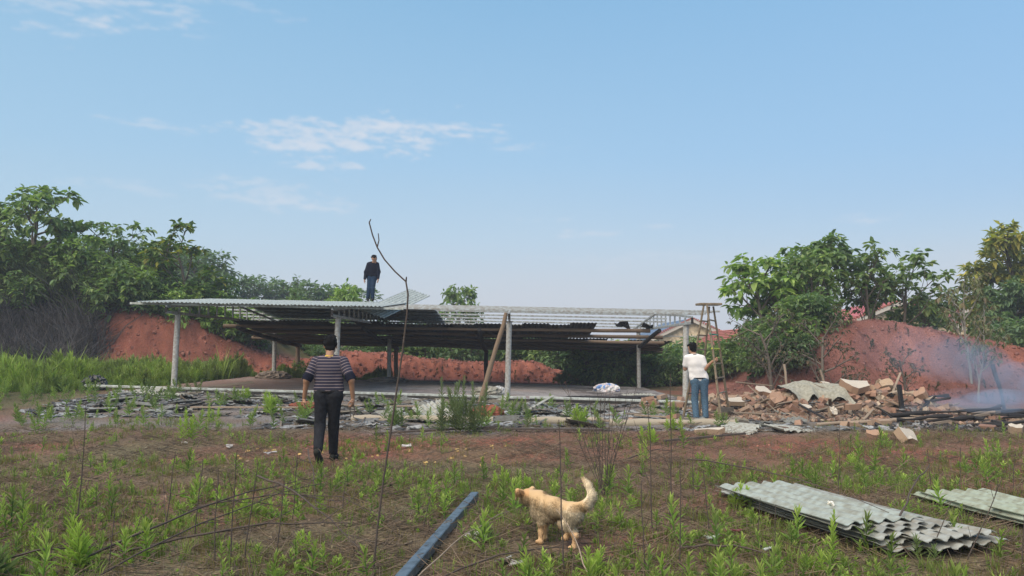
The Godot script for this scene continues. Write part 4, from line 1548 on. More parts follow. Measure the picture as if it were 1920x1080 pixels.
func build_trees() -> void:
	var lg := "trees on the left hillside"
	plant("broad_thick", "hillside_tree", -22.4, 36.2, 4.7, "tallest dense tree at the far left on top of the hill", "tree", 1, lg)
	plant("broad", "hillside_tree", -19.3, 37.5, 4.3, "slender open tree right of the tallest hillside tree", "tree", 2, lg)
	plant("broad", "hillside_tree", -15.4, 37.2, 4.7, "open branched tree with yellowing leaves against the sky at the hill's right shoulder", "tree", 3, lg, [Color(0.09, 0.13, 0.04), Color(0.07, 0.115, 0.04), Color(0.17, 0.17, 0.035), Color(0.055, 0.095, 0.04)])
	plant("broad_thick", "hillside_tree", -17.3, 38.0, 3.6, "bushy tree between the slender tree and the open branched tree on the hill", "tree", 4, lg)
	plant("broad_thick", "hillside_tree", -20.7, 36.3, 3.0, "low spreading tree below the slender hillside tree", "tree", 1, lg, FRESH)
	plant("broad_thick", "hillside_tree", -14.1, 38.6, 3.0, "rounded tree low on the hill's right slope above the shed roof", "tree", 4, lg, DEEP)
	plant("broad", "hillside_tree", -12.7, 39.4, 2.4, "last small tree on the hill slope just left of the open sky", "tree", 2, lg)
	plant("broad_thick", "hillside_tree", -24.8, 38.0, 4.2, "dense tree cut by the left edge of the view", "tree", 4, lg)
	plant("broad_thick", "hillside_tree", -18.6, 35.9, 2.6, "fresh green bushy tree halfway up the hill above the dark dead brush", "tree", 1, lg)
	plant("broad_thick", "roundtop_tree", -9.9, 46.0, 5.0, "round leafy tree top showing above the roof left of the standing man", "tree", 5, "tree tops above the roof", FRESH).scale *= Vector3(0.66, 1.0, 0.66)
	plant("broad_thick", "roundtop_tree", -2.95, 46.0, 5.0, "small leafy tree top above the bare purlins right of the loose sheet", "tree", 6, "tree tops above the roof").scale *= Vector3(0.66, 1.0, 0.66)
	plant("broad", "roundtop_tree", -12.8, 47.0, 2.5, "thin twiggy tree top just above the roof sheets", "tree", 3, "tree tops above the roof")
	var rg := "broad leaved trees behind the red mound"
	plant("broad_thick", "broadleaf_tree", 9.6, 30.5, 4.0, "bright green large leaved tree right above the ladder", "tree", 6, rg, FRESH)
	plant("broad", "broadleaf_tree", 12.0, 33.0, 4.2, "tall broad leaved tree, first of the row left of the tallest crown", "tree", 7, rg)
	plant("broad_thick", "broadleaf_tree", 13.4, 33.6, 4.5, "tallest broad leaved crown of the row above the red mound", "tree", 5, rg, DEEP)
	plant("broad", "broadleaf_tree", 14.9, 33.0, 4.3, "broad leaved tree just right of the tallest crown above the mound", "tree", 8, rg)
	plant("broad", "broadleaf_tree", 16.5, 33.5, 4.1, "open crowned tree at the right end of the broad leaved row", "tree", 2, rg)
	plant("broad_thick", "broadleaf_tree", 17.6, 34.0, 2.9, "lower bushy tree filling the right end of the broad leaved row", "tree", 4, rg, DEEP)
	plant("broad_thick", "broadleaf_tree", 10.9, 31.5, 2.3, "dark bushy tree at the left foot of the red mound", "tree", 1, rg, DEEP)
	plant("broad_thick", "broadleaf_tree", 11.4, 30.2, 2.9, "low bushy tree leaning over the left shoulder of the red mound", "tree", 6, rg)
	plant("broad_thick", "broadleaf_tree", 15.9, 35.0, 3.3, "bushy tree low between the two right crowns of the row", "tree", 5, rg)
	plant("broad_thick", "broadleaf_tree", 13.0, 35.5, 3.4, "leafy tree filling the gap under the tallest crown", "tree", 1, rg)
	plant("wilted", "wilted_tree", 15.05, 26.0, 3.7, "slim pale trunked tree with wilted drooping leaves beside the smoke", "tree", 9, "", [], "pale_bark")
	plant("wilted", "bare_tree", 14.6, 24.9, 2.7, "thin crooked pale tree with few withered leaves before the mound", "tree", 10, "", [], "pale_bark")
	plant("fine", "great_tree", 26.6, 42.0, 8.0, "big yellow green small leaved tree at the right edge of the view", "tree", 11)
	plant("fine", "great_tree", 25.2, 41.0, 5.0, "dark lower tree beneath the big yellow green tree", "tree", 12, "", DEEP)
	plant("broad_thick", "broadleaf_tree", 20.0, 37.0, 3.0, "bushy tree between the wilted tree and the big yellow green tree", "tree", 6, rg, DEEP)
	plant("scorched", "scorched_tree", 9.7, 25.0, 3.1, "scorched tree with dark shrivelled leaves standing behind the rubble heap", "tree", 13)
	plant("scorched", "scorched_tree", 8.4, 25.6, 3.0, "leaning scorched tree with brown leaves left of the rubble's dark tree", "tree", 14)
	plant("scorched", "sapling", 12.05, 24.3, 1.75, "slim scorched sapling standing alone before the red mound", "sapling", 15)
	plant("scorched", "sapling", 10.7, 24.6, 1.15, "short dark sapling at the foot of the mound by the scorched tree", "sapling", 15)
	var r := RandomNumberGenerator.new()
	r.seed = 77
	# undergrowth on the left hill, behind the low red bank, and right of the old shed
	for k in 46:
		var x := r.randf_range(-25.5, -12.8)
		var d := (36.2 if x > -17.0 else 35.0) + r.randf_range(0.0, 3.6) + maxf(0.0, (x + 14.0) * 0.5)
		plant("shrub", "hill_shrub", x, d, r.randf_range(1.3, 2.3), "%s shrub in the hilltop thicket %s" % [["mid green", "dark green", "fresh green"][k % 3], zone(x, [[-23.5, "at the left edge of the view"], [-21.0, "below the tallest hillside tree"], [-18.8, "below the slender hillside tree"], [-16.8, "between the slender and the open branched tree"], [-14.6, "below the open branched tree"], [9.0, "low on the slope above the shed roof"]])], "shrub", 30 + k % 4, "shrubs on the left hillside", [GREEN, DEEP, FRESH][k % 3])
	for k in 5:
		plant("shrub", "bank_shrub", -15.8 + k * 0.62 + r.randf_range(-0.2, 0.2), 38.5 + r.randf_range(-0.2, 0.7), r.randf_range(0.8, 1.3), "dark shrub hanging over the edge of the red bank behind the left post", "shrub", 30 + k % 4, "shrubs along the bank edge", DEEP)
	for k in 44:
		var x := -12.5 + k * 0.53 + r.randf_range(-0.3, 0.3)
		plant("shrub", "thicket_shrub", x, 42.5 + r.randf_range(-1.2, 4.0), r.randf_range(1.5, 2.6) * (0.45 if x < -8.0 else 0.85), "%s shrub behind the low red bank %s" % [["mid green", "dark green", "very dark"][k % 3], zone(x, [[-8.5, "left of the walking man"], [-4.5, "before the second back post"], [-1.0, "left of the middle front post"], [3.0, "right of the middle front post"], [90.0, "beyond the pale rubbish bag"]])], "shrub", 30 + k % 4, "shrubs behind the red bank", [GREEN, DEEP, DEEP][k % 3])
	for k in 24:
		var x := 3.2 + r.randf_range(0.0, 6.2)
		plant("shrub", "yard_shrub", x, 36.8 + r.randf_range(-1.8, 3.0) - maxf(0.0, x - 6.5) * 1.6, (r.randf_range(1.2, 2.2) if x < 6.0 else r.randf_range(1.0, 1.6)), "%s shrub in the overgrowth %s" % [["mid green", "dark green", "leafy green"][k % 3], zone(x, [[4.6, "under the right part of the lean-to roof"], [5.8, "around the right back post"], [7.2, "between the right back post and the man in white"], [90.0, "behind the ladder"]])], "shrub", 30 + k % 4, "shrubs right of the lean-to", [GREEN, DEEP, GREEN][k % 3])
	for k in 12:
		plant("shrub", "mound_shrub", 8.6 + r.randf_range(0.0, 2.2), 27.2 + r.randf_range(-0.8, 2.5), r.randf_range(0.9, 1.6), "%s shrub on the mound's left flank, %s" % [["mid green", "dark green"][k % 2], ["taller of its neighbours", "low and spreading", "by the leaning tree", "behind the trees", "near the ladder", "at the foot of the slope"][k / 2]], "shrub", 30 + k % 4, "shrubs on the mound's left flank", [GREEN, DEEP][k % 2])
	for k in 14:
		plant("shrub", "hedge_shrub", 22.4 + k * 0.7 + r.randf_range(-0.4, 0.4), 33.0 + r.randf_range(0.0, 6.0), r.randf_range(1.6, 2.8), "dark shrub in the hedge behind the right part of the mound", "shrub", 30 + k % 4, "shrubs behind the mound", DEEP)
	for k in 5:
		if k > 1: continue
		plant("shrub", "small_bank_plant", [-13.4, -9.4, -4.3, -3.0, -1.9][k], [34.5, 36.0, 35.3, 35.6, 35.2][k], [0.75, 0.8, 0.7, 0.8, 0.7][k], ["small bush at the foot of the bank beside the left front post", "small bush on the low bank left of the timber post", "yellow green bush at the bank foot behind the tall weed", "dark bush at the bank foot behind the tall weed", "small fresh bush at the bank foot left of the leaning pole"][k], "shrub", 30 + k % 4, "", [GREEN, GREEN, FRESH, DEEP, FRESH][k])
	for k in 4:
		plant("shrub", "low_bush", 2.4 + k * 0.4 + r.randf_range(-0.2, 0.2), 35.4 + r.randf_range(-0.3, 0.3), r.randf_range(0.45, 0.9), "low dark bush along the back edge of the slab right of the middle post", "shrub", 30 + k % 4, "low bushes behind the slab", DEEP)
	for k in 60:
		if k > 26 and k < 39: continue
		plant("shrub", "distant_tree", -60.0 + k * 2.4 + r.randf_range(-1, 1), 75.0 + r.randf_range(-6.0, 12.0), r.randf_range(2.6, 4.4), "distant tree in the green belt far behind the yard", "tree", 30 + k % 4, "distant trees", DEEP)


func build_ladder() -> void:
	var l := thing("step_ladder", "tall wooden folding ladder standing open beside the man in white", "ladder", Vector3(4.43, 0, -17.7))
	var g := land(4.4, 17.7)
	var A1 := [Vector3(-0.09, g + 2.55, 0.15), Vector3(0.1, land(4.5, 17.25) - 0.02, 0.45)]
	var A2 := [Vector3(0.14, g + 2.53, -0.2), Vector3(0.62, land(5.1, 18.5) - 0.02, -0.8)]
	var B1 := [Vector3(-0.15, g + 2.53, 0.1), Vector3(-0.56, land(3.9, 18.2) - 0.02, -0.35)]
	var B2 := [Vector3(0.06, g + 2.53, -0.25), Vector3(-0.05, land(4.4, 18.7) - 0.02, -1.0)]
	for q in [A1, A2, B1, B2]:
		var mb := MB.new()
		mb.tube(PackedVector3Array([q[0], (q[0] as Vector3).lerp(q[1], 0.5) + Vector3(0.008, 0, 0), q[1]]), PackedFloat32Array([0.022, 0.026, 0.03]), 8)
		part("rail", mb.mesh(), M.bamboo, l)
	var ts := [0.13, 0.255, 0.38, 0.51, 0.635, 0.765]
	for f in [[A1, A2], [B1, B2]]:
		for i in 6:
			var mb := MB.new()
			var a: Vector3 = f[0][0].lerp(f[0][1], ts[i])
			var b: Vector3 = f[1][0].lerp(f[1][1], ts[i])
			mb.tube(PackedVector3Array([a - (b - a).normalized() * 0.05, b + (b - a).normalized() * 0.05]), PackedFloat32Array([0.017, 0.017]), 7)
			var painted: bool = f[0] == A1 and i in [1, 2]
			var o := part("rung", mb.mesh(), (M.green_paint if i == 1 else M.lime_paint) if painted else M.bamboo, l)
			if painted:
				o.set_meta("label", "green wrapped ladder rung" if i == 1 else "lime yellow ladder rung")
	var mb := MB.new()
	mb.bar(A1[0].lerp(A1[1], 0.9) - Vector3(0.05, 0, 0), A2[0].lerp(A2[1], 0.93) + Vector3(0.1, 0, 0), 0.05, 0.1)
	part("bottom_board", mb.mesh(), M.bamboo, l)
	mb = MB.new()
	mb.bevel_box(Vector3(0.0, g + 2.57, -0.05), Vector3(0.52, 0.05, 0.3), 0.008, turn(8))
	part("top_board", mb.mesh(), M.bamboo, l)


func build_people() -> void:
	# walking away towards the shed
	var p := thing("person", "man in navy striped shirt walking towards the shed with pliers in hand", "person", on(-2.52, 10.88))
	var J := {shl = Vector3(-0.185, 1.385, -0.05), shr = Vector3(0.2, 1.385, -0.05), ell = Vector3(-0.285, 1.13, 0.03), elr = Vector3(0.325, 1.13, 0.04), wrl = Vector3(-0.335, 0.885, -0.06), wrr = Vector3(0.335, 0.885, -0.05),
		hl = Vector3(-0.085, 0.9, -0.02), hr = Vector3(0.095, 0.9, -0.03), knl = Vector3(-0.105, 0.5, -0.02), knr = Vector3(0.05, 0.5, -0.16), anl = Vector3(-0.05, 0.22, 0.29), anr = Vector3(0.02, 0.1, -0.3),
		heell = Vector3(-0.05, 0.2, 0.36), toel = Vector3(-0.035, 0.04, 0.2), heelr = Vector3(0.02, 0.05, -0.25), toer = Vector3(0.03, 0.045, -0.46), neck = Vector3(0.005, 1.5, -0.06), head = Vector3(0.005, 1.6, -0.085), head_turn = turn(8, -8)}
	J.handl = along(Vector3(-0.1, -1, -0.1), Vector3(0.9, 0, -0.3))
	J.handr = along(Vector3(-0.05, -1, -0.05), Vector3(-0.9, 0, -0.3))
	person(p, J, {cell = 0.0125, curll = 0.5, curlr = 0.9, sleeve = 0.86, cuff_r = 0.064, stripe = 0.042, shirt = M.striped, cuffs = M.cloth_navy, collar = M.yellow, trousers = M.trouser_dark, hem = 0.0, widths = [0.08, 0.095, 0.08, 0.074, 0.082]})
	var mb := MB.new()
	for s in [-1.0, 1.0]:
		mb.tube(PackedVector3Array([Vector3(0.012 * s, 0.03, 0), Vector3(0.03 * s, -0.06, 0), Vector3(0.028 * s, -0.13, 0), Vector3(0.012 * s, -0.17, 0)]), PackedFloat32Array([0.007, 0.008, 0.008, 0.006]), 6)
		mb.tube(PackedVector3Array([Vector3(0.012 * s, 0.03, 0), Vector3(-0.012 * s, 0.065, 0), Vector3(-0.003 * s, 0.1, 0)]), PackedFloat32Array([0.009, 0.012, 0.006]), 6)
	single("pliers", mb.mesh(), M.iron, "dark pincers hanging from the striped man's right hand", "pliers", p.position + Vector3(0.325, 0.79, -0.06))
	# at the ladder
	p = thing("person", "man in a white T-shirt and blue jeans steadying the ladder", "person", on(4.14, 17.6))
	J = {shl = Vector3(-0.25, 1.385, -0.03), shr = Vector3(0.085, 1.375, 0.02), ell = Vector3(-0.27, 1.14, -0.13), elr = Vector3(0.13, 1.14, 0.05), wrl = Vector3(-0.2, 1.2, -0.36), wrr = Vector3(0.26, 1.3, 0.17),
		hl = Vector3(-0.07, 0.86, 0.0), hr = Vector3(0.1, 0.86, 0.02), knl = Vector3(-0.09, 0.46, -0.04), knr = Vector3(0.125, 0.46, -0.02), anl = Vector3(-0.08, 0.08, 0.04), anr = Vector3(0.125, 0.08, 0.05),
		heell = Vector3(-0.075, 0.04, 0.1), toel = Vector3(-0.1, 0.04, -0.1), heelr = Vector3(0.125, 0.04, 0.11), toer = Vector3(0.15, 0.04, -0.09), neck = Vector3(-0.1, 1.49, -0.03), head = Vector3(-0.125, 1.585, -0.055), head_turn = turn(30, -4, 4), hem_shift = Vector3(0.0, 0, 0)}
	J.handl = along(Vector3(0.3, 0.3, -1), Vector3(0.6, 0, 0.2))
	J.handr = along(Vector3(0.75, 0.4, 0.35), Vector3(0, 0.2, -1))
	person(p, J, {cell = 0.0135, curll = 0.6, curlr = 0.8, sleeve = 0.62, cuff_r = 0.075, shirt = M.cloth_white, collar = M.cloth_navy, trousers = M.denim, hem = 0.03, leg_r = 0.066})
	# on the roof
	var ry := roof_h(-4.93, 27.5) + 0.165
	p = thing("person", "man in a black jacket and dark jeans standing on the roof ridge looking down", "person", Vector3(-4.93, ry, -27.6))
	J = {shl = Vector3(0.215, 1.29, 0.1), shr = Vector3(-0.11, 1.3, 0.02), ell = Vector3(0.27, 1.02, 0.12), elr = Vector3(-0.2, 1.02, 0.02), wrl = Vector3(0.262, 0.77, 0.2), wrr = Vector3(-0.22, 0.76, 0.1),
		hl = Vector3(0.095, 0.82, 0.0), hr = Vector3(-0.055, 0.82, -0.03), knl = Vector3(0.055, 0.43, 0.06), knr = Vector3(-0.08, 0.43, 0.05), anl = Vector3(0.045, 0.08, 0.0), anr = Vector3(-0.13, 0.08, -0.03),
		heell = Vector3(0.03, 0.04, -0.05), toel = Vector3(0.08, 0.04, 0.15), heelr = Vector3(-0.13, 0.04, -0.08), toer = Vector3(-0.1, 0.04, 0.12), neck = Vector3(0.09, 1.38, 0.12), head = Vector3(0.115, 1.46, 0.19), head_turn = turn(158, -24, 0)}
	J.handl = along(Vector3(0.05, -1, 0.2), Vector3(-0.9, 0, 0))
	J.handr = along(Vector3(-0.1, -1, 0.2), Vector3(0.9, 0, 0))
	person(p, J, {cell = 0.015, curll = 0.5, curlr = 0.5, sleeve = 1.0, forearm = 0.92, shirt = M.cloth_navy, collar = M.cloth_navy, trousers = M.denim_dark, hem = 0.02, squash = 0.9})
	var dog := thing("dog", "sandy coloured dog with a raised pale bushy tail facing away in the grass", "dog", on(0.34, 6.33))
	make_dog(dog)


# ---- stacks of corrugated sheets and the steel tube in the foreground
func build_sheets() -> void:
	var mb := MB.new()
	var a := on(-0.385, 8.3, 0.05)
	var b := on(-0.78, 4.7, 0.06)
	mb.bar(a, b, 0.08, 0.075, UP, 0.006)
	var t := single("steel_tube", mb.mesh(), M.blue_steel, "long blue grey square steel tube lying in the weeds left of the dog", "steel tube")
	mb = MB.new()
	mb.box(a + (a - b).normalized() * 0.002, Vector3(0.065, 0.06, 0.004), Basis.looking_at((b - a).normalized(), UP))
	part("open_end", mb.mesh(), M.char, t)
	var r := RandomNumberGenerator.new()
	r.seed = 14
	# big stack: long sides run from far left to near right
	var dir := Vector3(0.27, 0, 0.96).normalized()
	var labels := ["lowest corrugated sheet on the ground at the far end of the big stack", "lowest corrugated sheet jutting out at the near end of the big stack", "corrugated sheet third from the bottom of the big stack, pushed to the right", "corrugated sheet fourth from the bottom of the big stack", "corrugated sheet in the middle of the big stack at the far end", "corrugated sheet above the middle of the big stack, jutting right", "corrugated sheet fourth from the top of the big stack", "corrugated sheet third from the top of the big stack", "corrugated sheet second from the top of the big stack", "topmost bluish grey corrugated sheet of the big stack"]
	# centre x, d, turn
	var lie := [[2.8, 7.8, 0.0], [2.9, 7.0, 3.0], [3.12, 6.95, 8.0], [2.86, 7.02, 0.0], [2.74, 7.55, -2.0], [3.04, 6.97, 6.5], [2.82, 7.05, 0.5], [2.84, 7.12, 3.5], [2.66, 7.14, -1.0], [2.64, 7.18, 1.0]]
	var y := 0.0
	for k in 10:
		mb = MB.new()
		mb.col = Color(1, 1, 1) * r.randf_range(0.75, 1.05) if k < 9 else Color(0.92, 1.1, 1.36)
		mb.corrugated(0.77, 1.86 + r.randf_range(-0.05, 0.05), 0.152, 0.015, 0.006, r, 0.03, r.randf_range(0.0, 0.012), 8)
		var o := part("corrugated_sheet", mb.mesh(), M.fibre, self)
		tag(o, labels[k], "corrugated sheet", "sheets of the big stack")
		var z := dir.rotated(UP, deg_to_rad(lie[k][2]))
		var x := UP.cross(z).normalized()
		y += [0.035, 0.012, 0.016, 0.018, 0.01, 0.026, 0.016, 0.03, 0.014, 0.013][k]
		o.transform = Transform3D(Basis(x, UP, z).rotated(x, deg_to_rad(r.randf_range(-0.3, 0.5))), Vector3(lie[k][0], land(2.9, 7.1) + y, -lie[k][1]))
	labels = ["lower greenish corrugated sheet of the small stack at the right edge", "middle corrugated sheet of the small stack at the right edge", "upper corrugated sheet of the small stack, pushed towards the right edge"]
	y = 0.02
	for k in 3:
		mb = MB.new()
		mb.col = Color(0.85, 0.95, 0.8) * r.randf_range(0.85, 1.1)
		mb.corrugated(0.77, 1.86, 0.152, 0.015, 0.006, r, 0.035, 0.01, 8)
		var o := part("corrugated_sheet", mb.mesh(), M.fibre, self)
		tag(o, labels[k], "corrugated sheet", "sheets of the small stack")
		var z := Vector3(0.2, 0, 0.98).normalized().rotated(UP, deg_to_rad([0, -3, 4][k]))
		var x := UP.cross(z).normalized()
		y += 0.027
		o.transform = Transform3D(Basis(x, UP, z), Vector3(4.66, land(4.66, 7.3) + y, -7.45) + z * [0.0, 0.06, 0.95][k] + x * 0.03 * k)


# ---------------------------------------------------------------- rubble, debris
func brick_mesh(sd: int, size: Vector3, broken: float, c: Color) -> ArrayMesh:
	var r := RandomNumberGenerator.new()
	r.seed = sd
	var mb := MB.new()
	var p := []
	for i in 8:
		var q := Vector3((i & 1) - 0.5, ((i >> 1) & 1) - 0.5, ((i >> 2) & 1) - 0.5) * size
		if i & 1:
			q.x -= r.randf() * broken * size.x
		p.append(q + wild(r) * 0.012)
	mb.col = c
	mb.hull8(p)
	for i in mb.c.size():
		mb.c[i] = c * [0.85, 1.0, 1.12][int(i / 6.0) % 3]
	return mb.mesh()


func chunk_mesh(sd: int, w: float, l: float, t: float, side: Color, face: Color) -> ArrayMesh:
	var r := RandomNumberGenerator.new()
	r.seed = sd
	var mb := MB.new()
	var pts := PackedVector2Array()
	for i in 11:
		var a := TAU * i / 11.0
		var k := r.randf_range(0.66, 1.1)
		pts.append(Vector2(clampf(cos(a) * 1.3, -1, 1) * w / 2 * k, clampf(sin(a) * 1.3, -1, 1) * l / 2 * k))
	mb.col = side
	mb.slab(pts, t, r, t * 0.2)
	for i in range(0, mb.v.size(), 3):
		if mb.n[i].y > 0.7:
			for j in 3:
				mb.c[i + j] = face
	return mb.mesh()


func build_rubble() -> void:
	var r := RandomNumberGenerator.new()
	r.seed = 101
	var variants := []
	var tones := [Color(0.27, 0.165, 0.115), Color(0.32, 0.23, 0.165), Color(0.22, 0.13, 0.095), Color(0.34, 0.28, 0.215), Color(0.28, 0.185, 0.135), Color(0.18, 0.135, 0.11)]
	for k in 8:
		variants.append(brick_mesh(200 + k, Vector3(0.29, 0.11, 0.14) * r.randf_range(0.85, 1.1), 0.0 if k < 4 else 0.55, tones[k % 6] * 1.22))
	var spots := []
	for k in 280:      # on the heap
		var x := r.randf_range(4.75, 10.3)
		var c := 19.7 - 0.25 * (x - 6.0)
		spots.append([x, c - r.randf_range(-0.5, 1.5) * (0.55 if r.randf() < 0.6 else 1.0), 0])
	for k in 14:       # small pile by the right post
		spots.append([3.9 + r.randf_range(-0.5, 0.6), 21.0 + r.randf_range(-0.6, 0.6), 1])
	for k in 26:       # strewn in the burnt patch and before the heap
		spots.append([r.randf_range(6.5, 12.5), r.randf_range(14.6, 19.0), 2])
	for k in 8:        # scattered in the debris strip
		spots.append([r.randf_range(2.5, 6.0), r.randf_range(15.2, 18.5), 3])
	var words := ["orange brown brick lying in the long rubble heap", "brick in the little pile by the right front post of the shed", "brick strewn over the burnt ground before the rubble heap", "single brick lying among the grey debris before the ladder"]
	var groups := ["bricks of the rubble heap", "bricks of the little pile", "bricks on the burnt ground", "bricks in the debris"]
	var piled := 0
	for s in spots:
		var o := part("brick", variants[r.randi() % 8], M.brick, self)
		tag(o, words[s[2]] if s[2] else "loose brick of the rubble heap %s" % zone(s[0], [[5.3, "seen through the ladder"], [6.3, "left of the tarpaulin"], [7.4, "around the folded tarpaulin"], [8.6, "around the big white wall chunk"], [90.0, "at the right end by the burnt logs"]]), "brick", groups[s[2]])
		var up := 0.05
		if s[2] == 0: up = r.randf_range(0.0, 0.12)
		if s[2] == 1:
			up = 0.05 + 0.09 * (piled % 4)
			piled += 1
		var flat := 12.0 if s[2] > 0 else 38.0
		o.transform = Transform3D(turn(r.randf() * 360, r.randf_range(-flat, flat), r.randf_range(-flat, flat)), on(s[0], s[1], up))
	# larger pieces of plastered wall
	var big := [[8.05, 18.6, 1.05, 0.62, 0.24, 8, 24, -4, "large white plastered wall chunk lying face up in the middle of the heap", 1], [7.95, 19.9, 0.9, 0.5, 0.2, -24, 22, -24, "tilted white plastered slab near the crest of the heap", 1], [6.1, 19.4, 0.7, 0.5, 0.14, 10, 28, -6, "pale wall chunk in the heap right of the ladder foot", 1], [5.3, 18.9, 0.62, 0.45, 0.16, -8, 20, 4, "pale rounded chunk at the left end of the heap seen through the ladder", 1], [6.65, 18.0, 0.34, 0.28, 0.12, 40, 25, 10, "small white chunk below the folded tarpaulin", 1], [7.0, 17.4, 0.26, 0.3, 0.16, 15, 60, 10, "little upright white block before the heap", 1], [6.2, 18.7, 0.75, 0.5, 0.2, 35, 40, 18, "tan broken wall piece leaning left of the tarpaulin", 0], [8.9, 18.9, 0.5, 0.4, 0.22, 20, 30, 20, "tan wall piece right of the big white chunk", 0], [9.35, 18.2, 0.42, 0.5, 0.2, -20, 25, 30, "tan block at the right end of the heap", 0], [9.05, 19.1, 1.0, 0.32, 0.18, -28, 6, -26, "long tan block sloping down the right end of the heap", 0], [7.6, 17.7, 0.7, 0.3, 0.18, 5, 8, 3, "reddish wall piece lying before the big white chunk", 0],
		[6.62, 13.4, 0.55, 0.42, 0.2, 15, 42, -18, "cream coloured chunk at the grass edge below the burnt ground", 1], [6.25, 13.75, 0.4, 0.34, 0.16, 0, 15, 8, "brown chunk left of the cream coloured one at the grass edge", 0], [9.2, 14.6, 0.42, 0.34, 0.2, -10, 15, 0, "pale weathered block near the right edge of the view", 1], [9.9, 14.9, 0.62, 0.4, 0.22, 10, 10, 0, "wide brick block with mortar at the right edge of the view", 0], [3.55, 14.4, 0.95, 0.3, 0.14, 4, 3, 2, "buried pale footing end with a brick before the ladder", 1]]
	for k in big.size():
		var b: Array = big[k]
		var side: Color = Color(0.34, 0.22, 0.15) if k % 2 == 0 else Color(0.37, 0.275, 0.19)
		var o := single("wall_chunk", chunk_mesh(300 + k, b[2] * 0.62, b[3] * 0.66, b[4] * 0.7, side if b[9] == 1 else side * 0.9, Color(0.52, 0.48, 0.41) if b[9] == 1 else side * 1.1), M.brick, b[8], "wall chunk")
		o.transform = Transform3D(turn(b[5], b[6], b[7]), on(b[0], b[1], b[4] * 0.45 + (0.14 if k < 11 else 0.0)))
	# folded tarpaulin thrown over the heap
	var mb := MB.new()
	var n := 26
	var grid := []
	for j in n + 1:
		var row := []
		for i in n + 1:
			var u := float(i) / n
			var v := float(j) / n
			var x := 6.42 + u * 1.25 + 0.22 * v + 0.06 * nz2.get_noise_2d(u * 200.0, v * 200.0)
			var d := 19.6 - 1.25 * v + 0.15 * sin(u * 5.0)
			var h := land(x, d) + 0.17 + 0.12 * smoothstep(0.0, 0.3, v) * (1.0 - u * 0.6) + 0.05 * sin(u * 13.0 + v * 4.0) * v + 0.07 * nz2.get_noise_2d(u * 300.0 + 50.0, v * 240.0)
			h -= 0.2 * smoothstep(0.75, 1.0, v) * (0.6 + 0.4 * sin(u * 16.0))
			row.append(Vector3(x, h, -d))
		grid.append(row)
	for j in n:
		for i in n:
			mb.quado(grid[j][i], grid[j][i + 1], grid[j + 1][i + 1], grid[j + 1][i], UP)
	single("tarpaulin", mb.mesh(), M.tarp, "folded grey green tarpaulin thrown over the rubble heap", "tarpaulin")
	# sticks and planks of the heap: [x, d, up, yaw, pitch, length, width, label, charred]
	var st := [[6.95, 20.1, 0.35, 0, 78, 1.0, 0.06, "short upright post of weathered wood behind the tarpaulin", 0], [7.9, 20.0, 0.3, 30, 70, 0.9, 0.06, "thin broken upright stick at the heap's crest", 0], [6.0, 19.7, 0.35, -75, -6, 1.0, 0.06, "grey batten lying at the heap's left crest", 0], [5.9, 18.6, 0.25, 40, 38, 1.1, 0.05, "dark tipped batten leaning against the left part of the heap", 0], [8.75, 17.9, 0.25, 10, 82, 0.7, 0.12, "upright charred board end right of the big white chunk", 1], [9.2, 19.0, 0.35, -40, 30, 0.9, 0.05, "pale split batten sticking up at the heap's right end", 0], [6.3, 17.4, 0.05, 50, 20, 0.7, 0.05, "short stick leaning before the heap", 0], [9.6, 16.9, 0.1, -62, 4, 2.4, 0.12, "grey plank sloping from the heap onto the burnt ground", 0], [9.0, 17.0, 0.08, -85, 0, 1.8, 0.1, "pale plank lying flat before the heap's right end", 0], [7.6, 16.8, 0.05, -80, 2, 2.6, 0.08, "brown pole lying along the foot of the heap", 0], [5.2, 18.2, 0.12, 85, 2, 1.6, 0.07, "rail of wood lying behind the ladder's front legs", 0], [8.4, 20.4, 0.4, -70, -14, 1.6, 0.09, "black charred beam lying over the back of the heap", 1], [9.3, 20.2, 0.3, -60, -8, 1.8, 0.1, "black charred beam at the back right of the heap", 1],
		[12.9, 21.0, 0.55, 12, 74, 1.5, 0.1, "tall burnt post standing at the right edge of the view", 1], [13.6, 20.6, 0.3, -60, 24, 1.2, 0.08, "burnt branch sloping down right from the tall burnt post", 1]]
	for k in st.size():
		var s: Array = st[k]
		mb = MB.new()
		var path := PackedVector3Array()
		var rad := PackedFloat32Array()
		mb.col = Color(1, 1, 1) * r.randf_range(0.7, 1.2)
		if k in [13, 14, 9, 0, 1]:
			for i in 6:
				path.append(Vector3(r.randf_range(-0.02, 0.02), r.randf_range(-0.02, 0.02), (i / 5.0 - 0.5) * s[5]))
				rad.append(s[6] * 0.5 * r.randf_range(0.85, 1.15))
			mb.tube(path, rad, 7)
		else:
			mb.bevel_box(Vector3.ZERO, Vector3(s[6], s[6] * 0.45, s[5]), 0.004)
		var o := single("plank" if s[8] == 0 else "burnt_beam", mb.mesh(), M.char if s[8] else M.plank, s[7], "plank" if s[8] == 0 else "burnt beam")
		o.transform = Transform3D(turn(s[3], s[4], r.randf_range(-20, 20)), on(s[0], s[1], s[2]))
	for k in 46:
		mb = MB.new()
		mb.col = Color(1, 1, 1) * r.randf_range(0.5, 1.2)
		mb.bevel_box(Vector3.ZERO, Vector3(r.randf_range(0.03, 0.09), 0.025, r.randf_range(0.4, 1.2)), 0.003)
		var x := r.randf_range(4.8, 11.0)
		var o := single("batten", mb.mesh(), M.char if r.randf() < 0.3 else M.plank, "splintered batten sticking in the rubble heap", "batten", Vector3.ZERO, "battens in the rubble heap")
		o.transform = Transform3D(turn(r.randf() * 360, r.randf_range(-28, 28), r.randf_range(-40, 40)), on(x, 19.5 - 0.25 * (x - 6.0) + r.randf_range(-1.9, 0.5), r.randf_range(0.04, 0.18)))
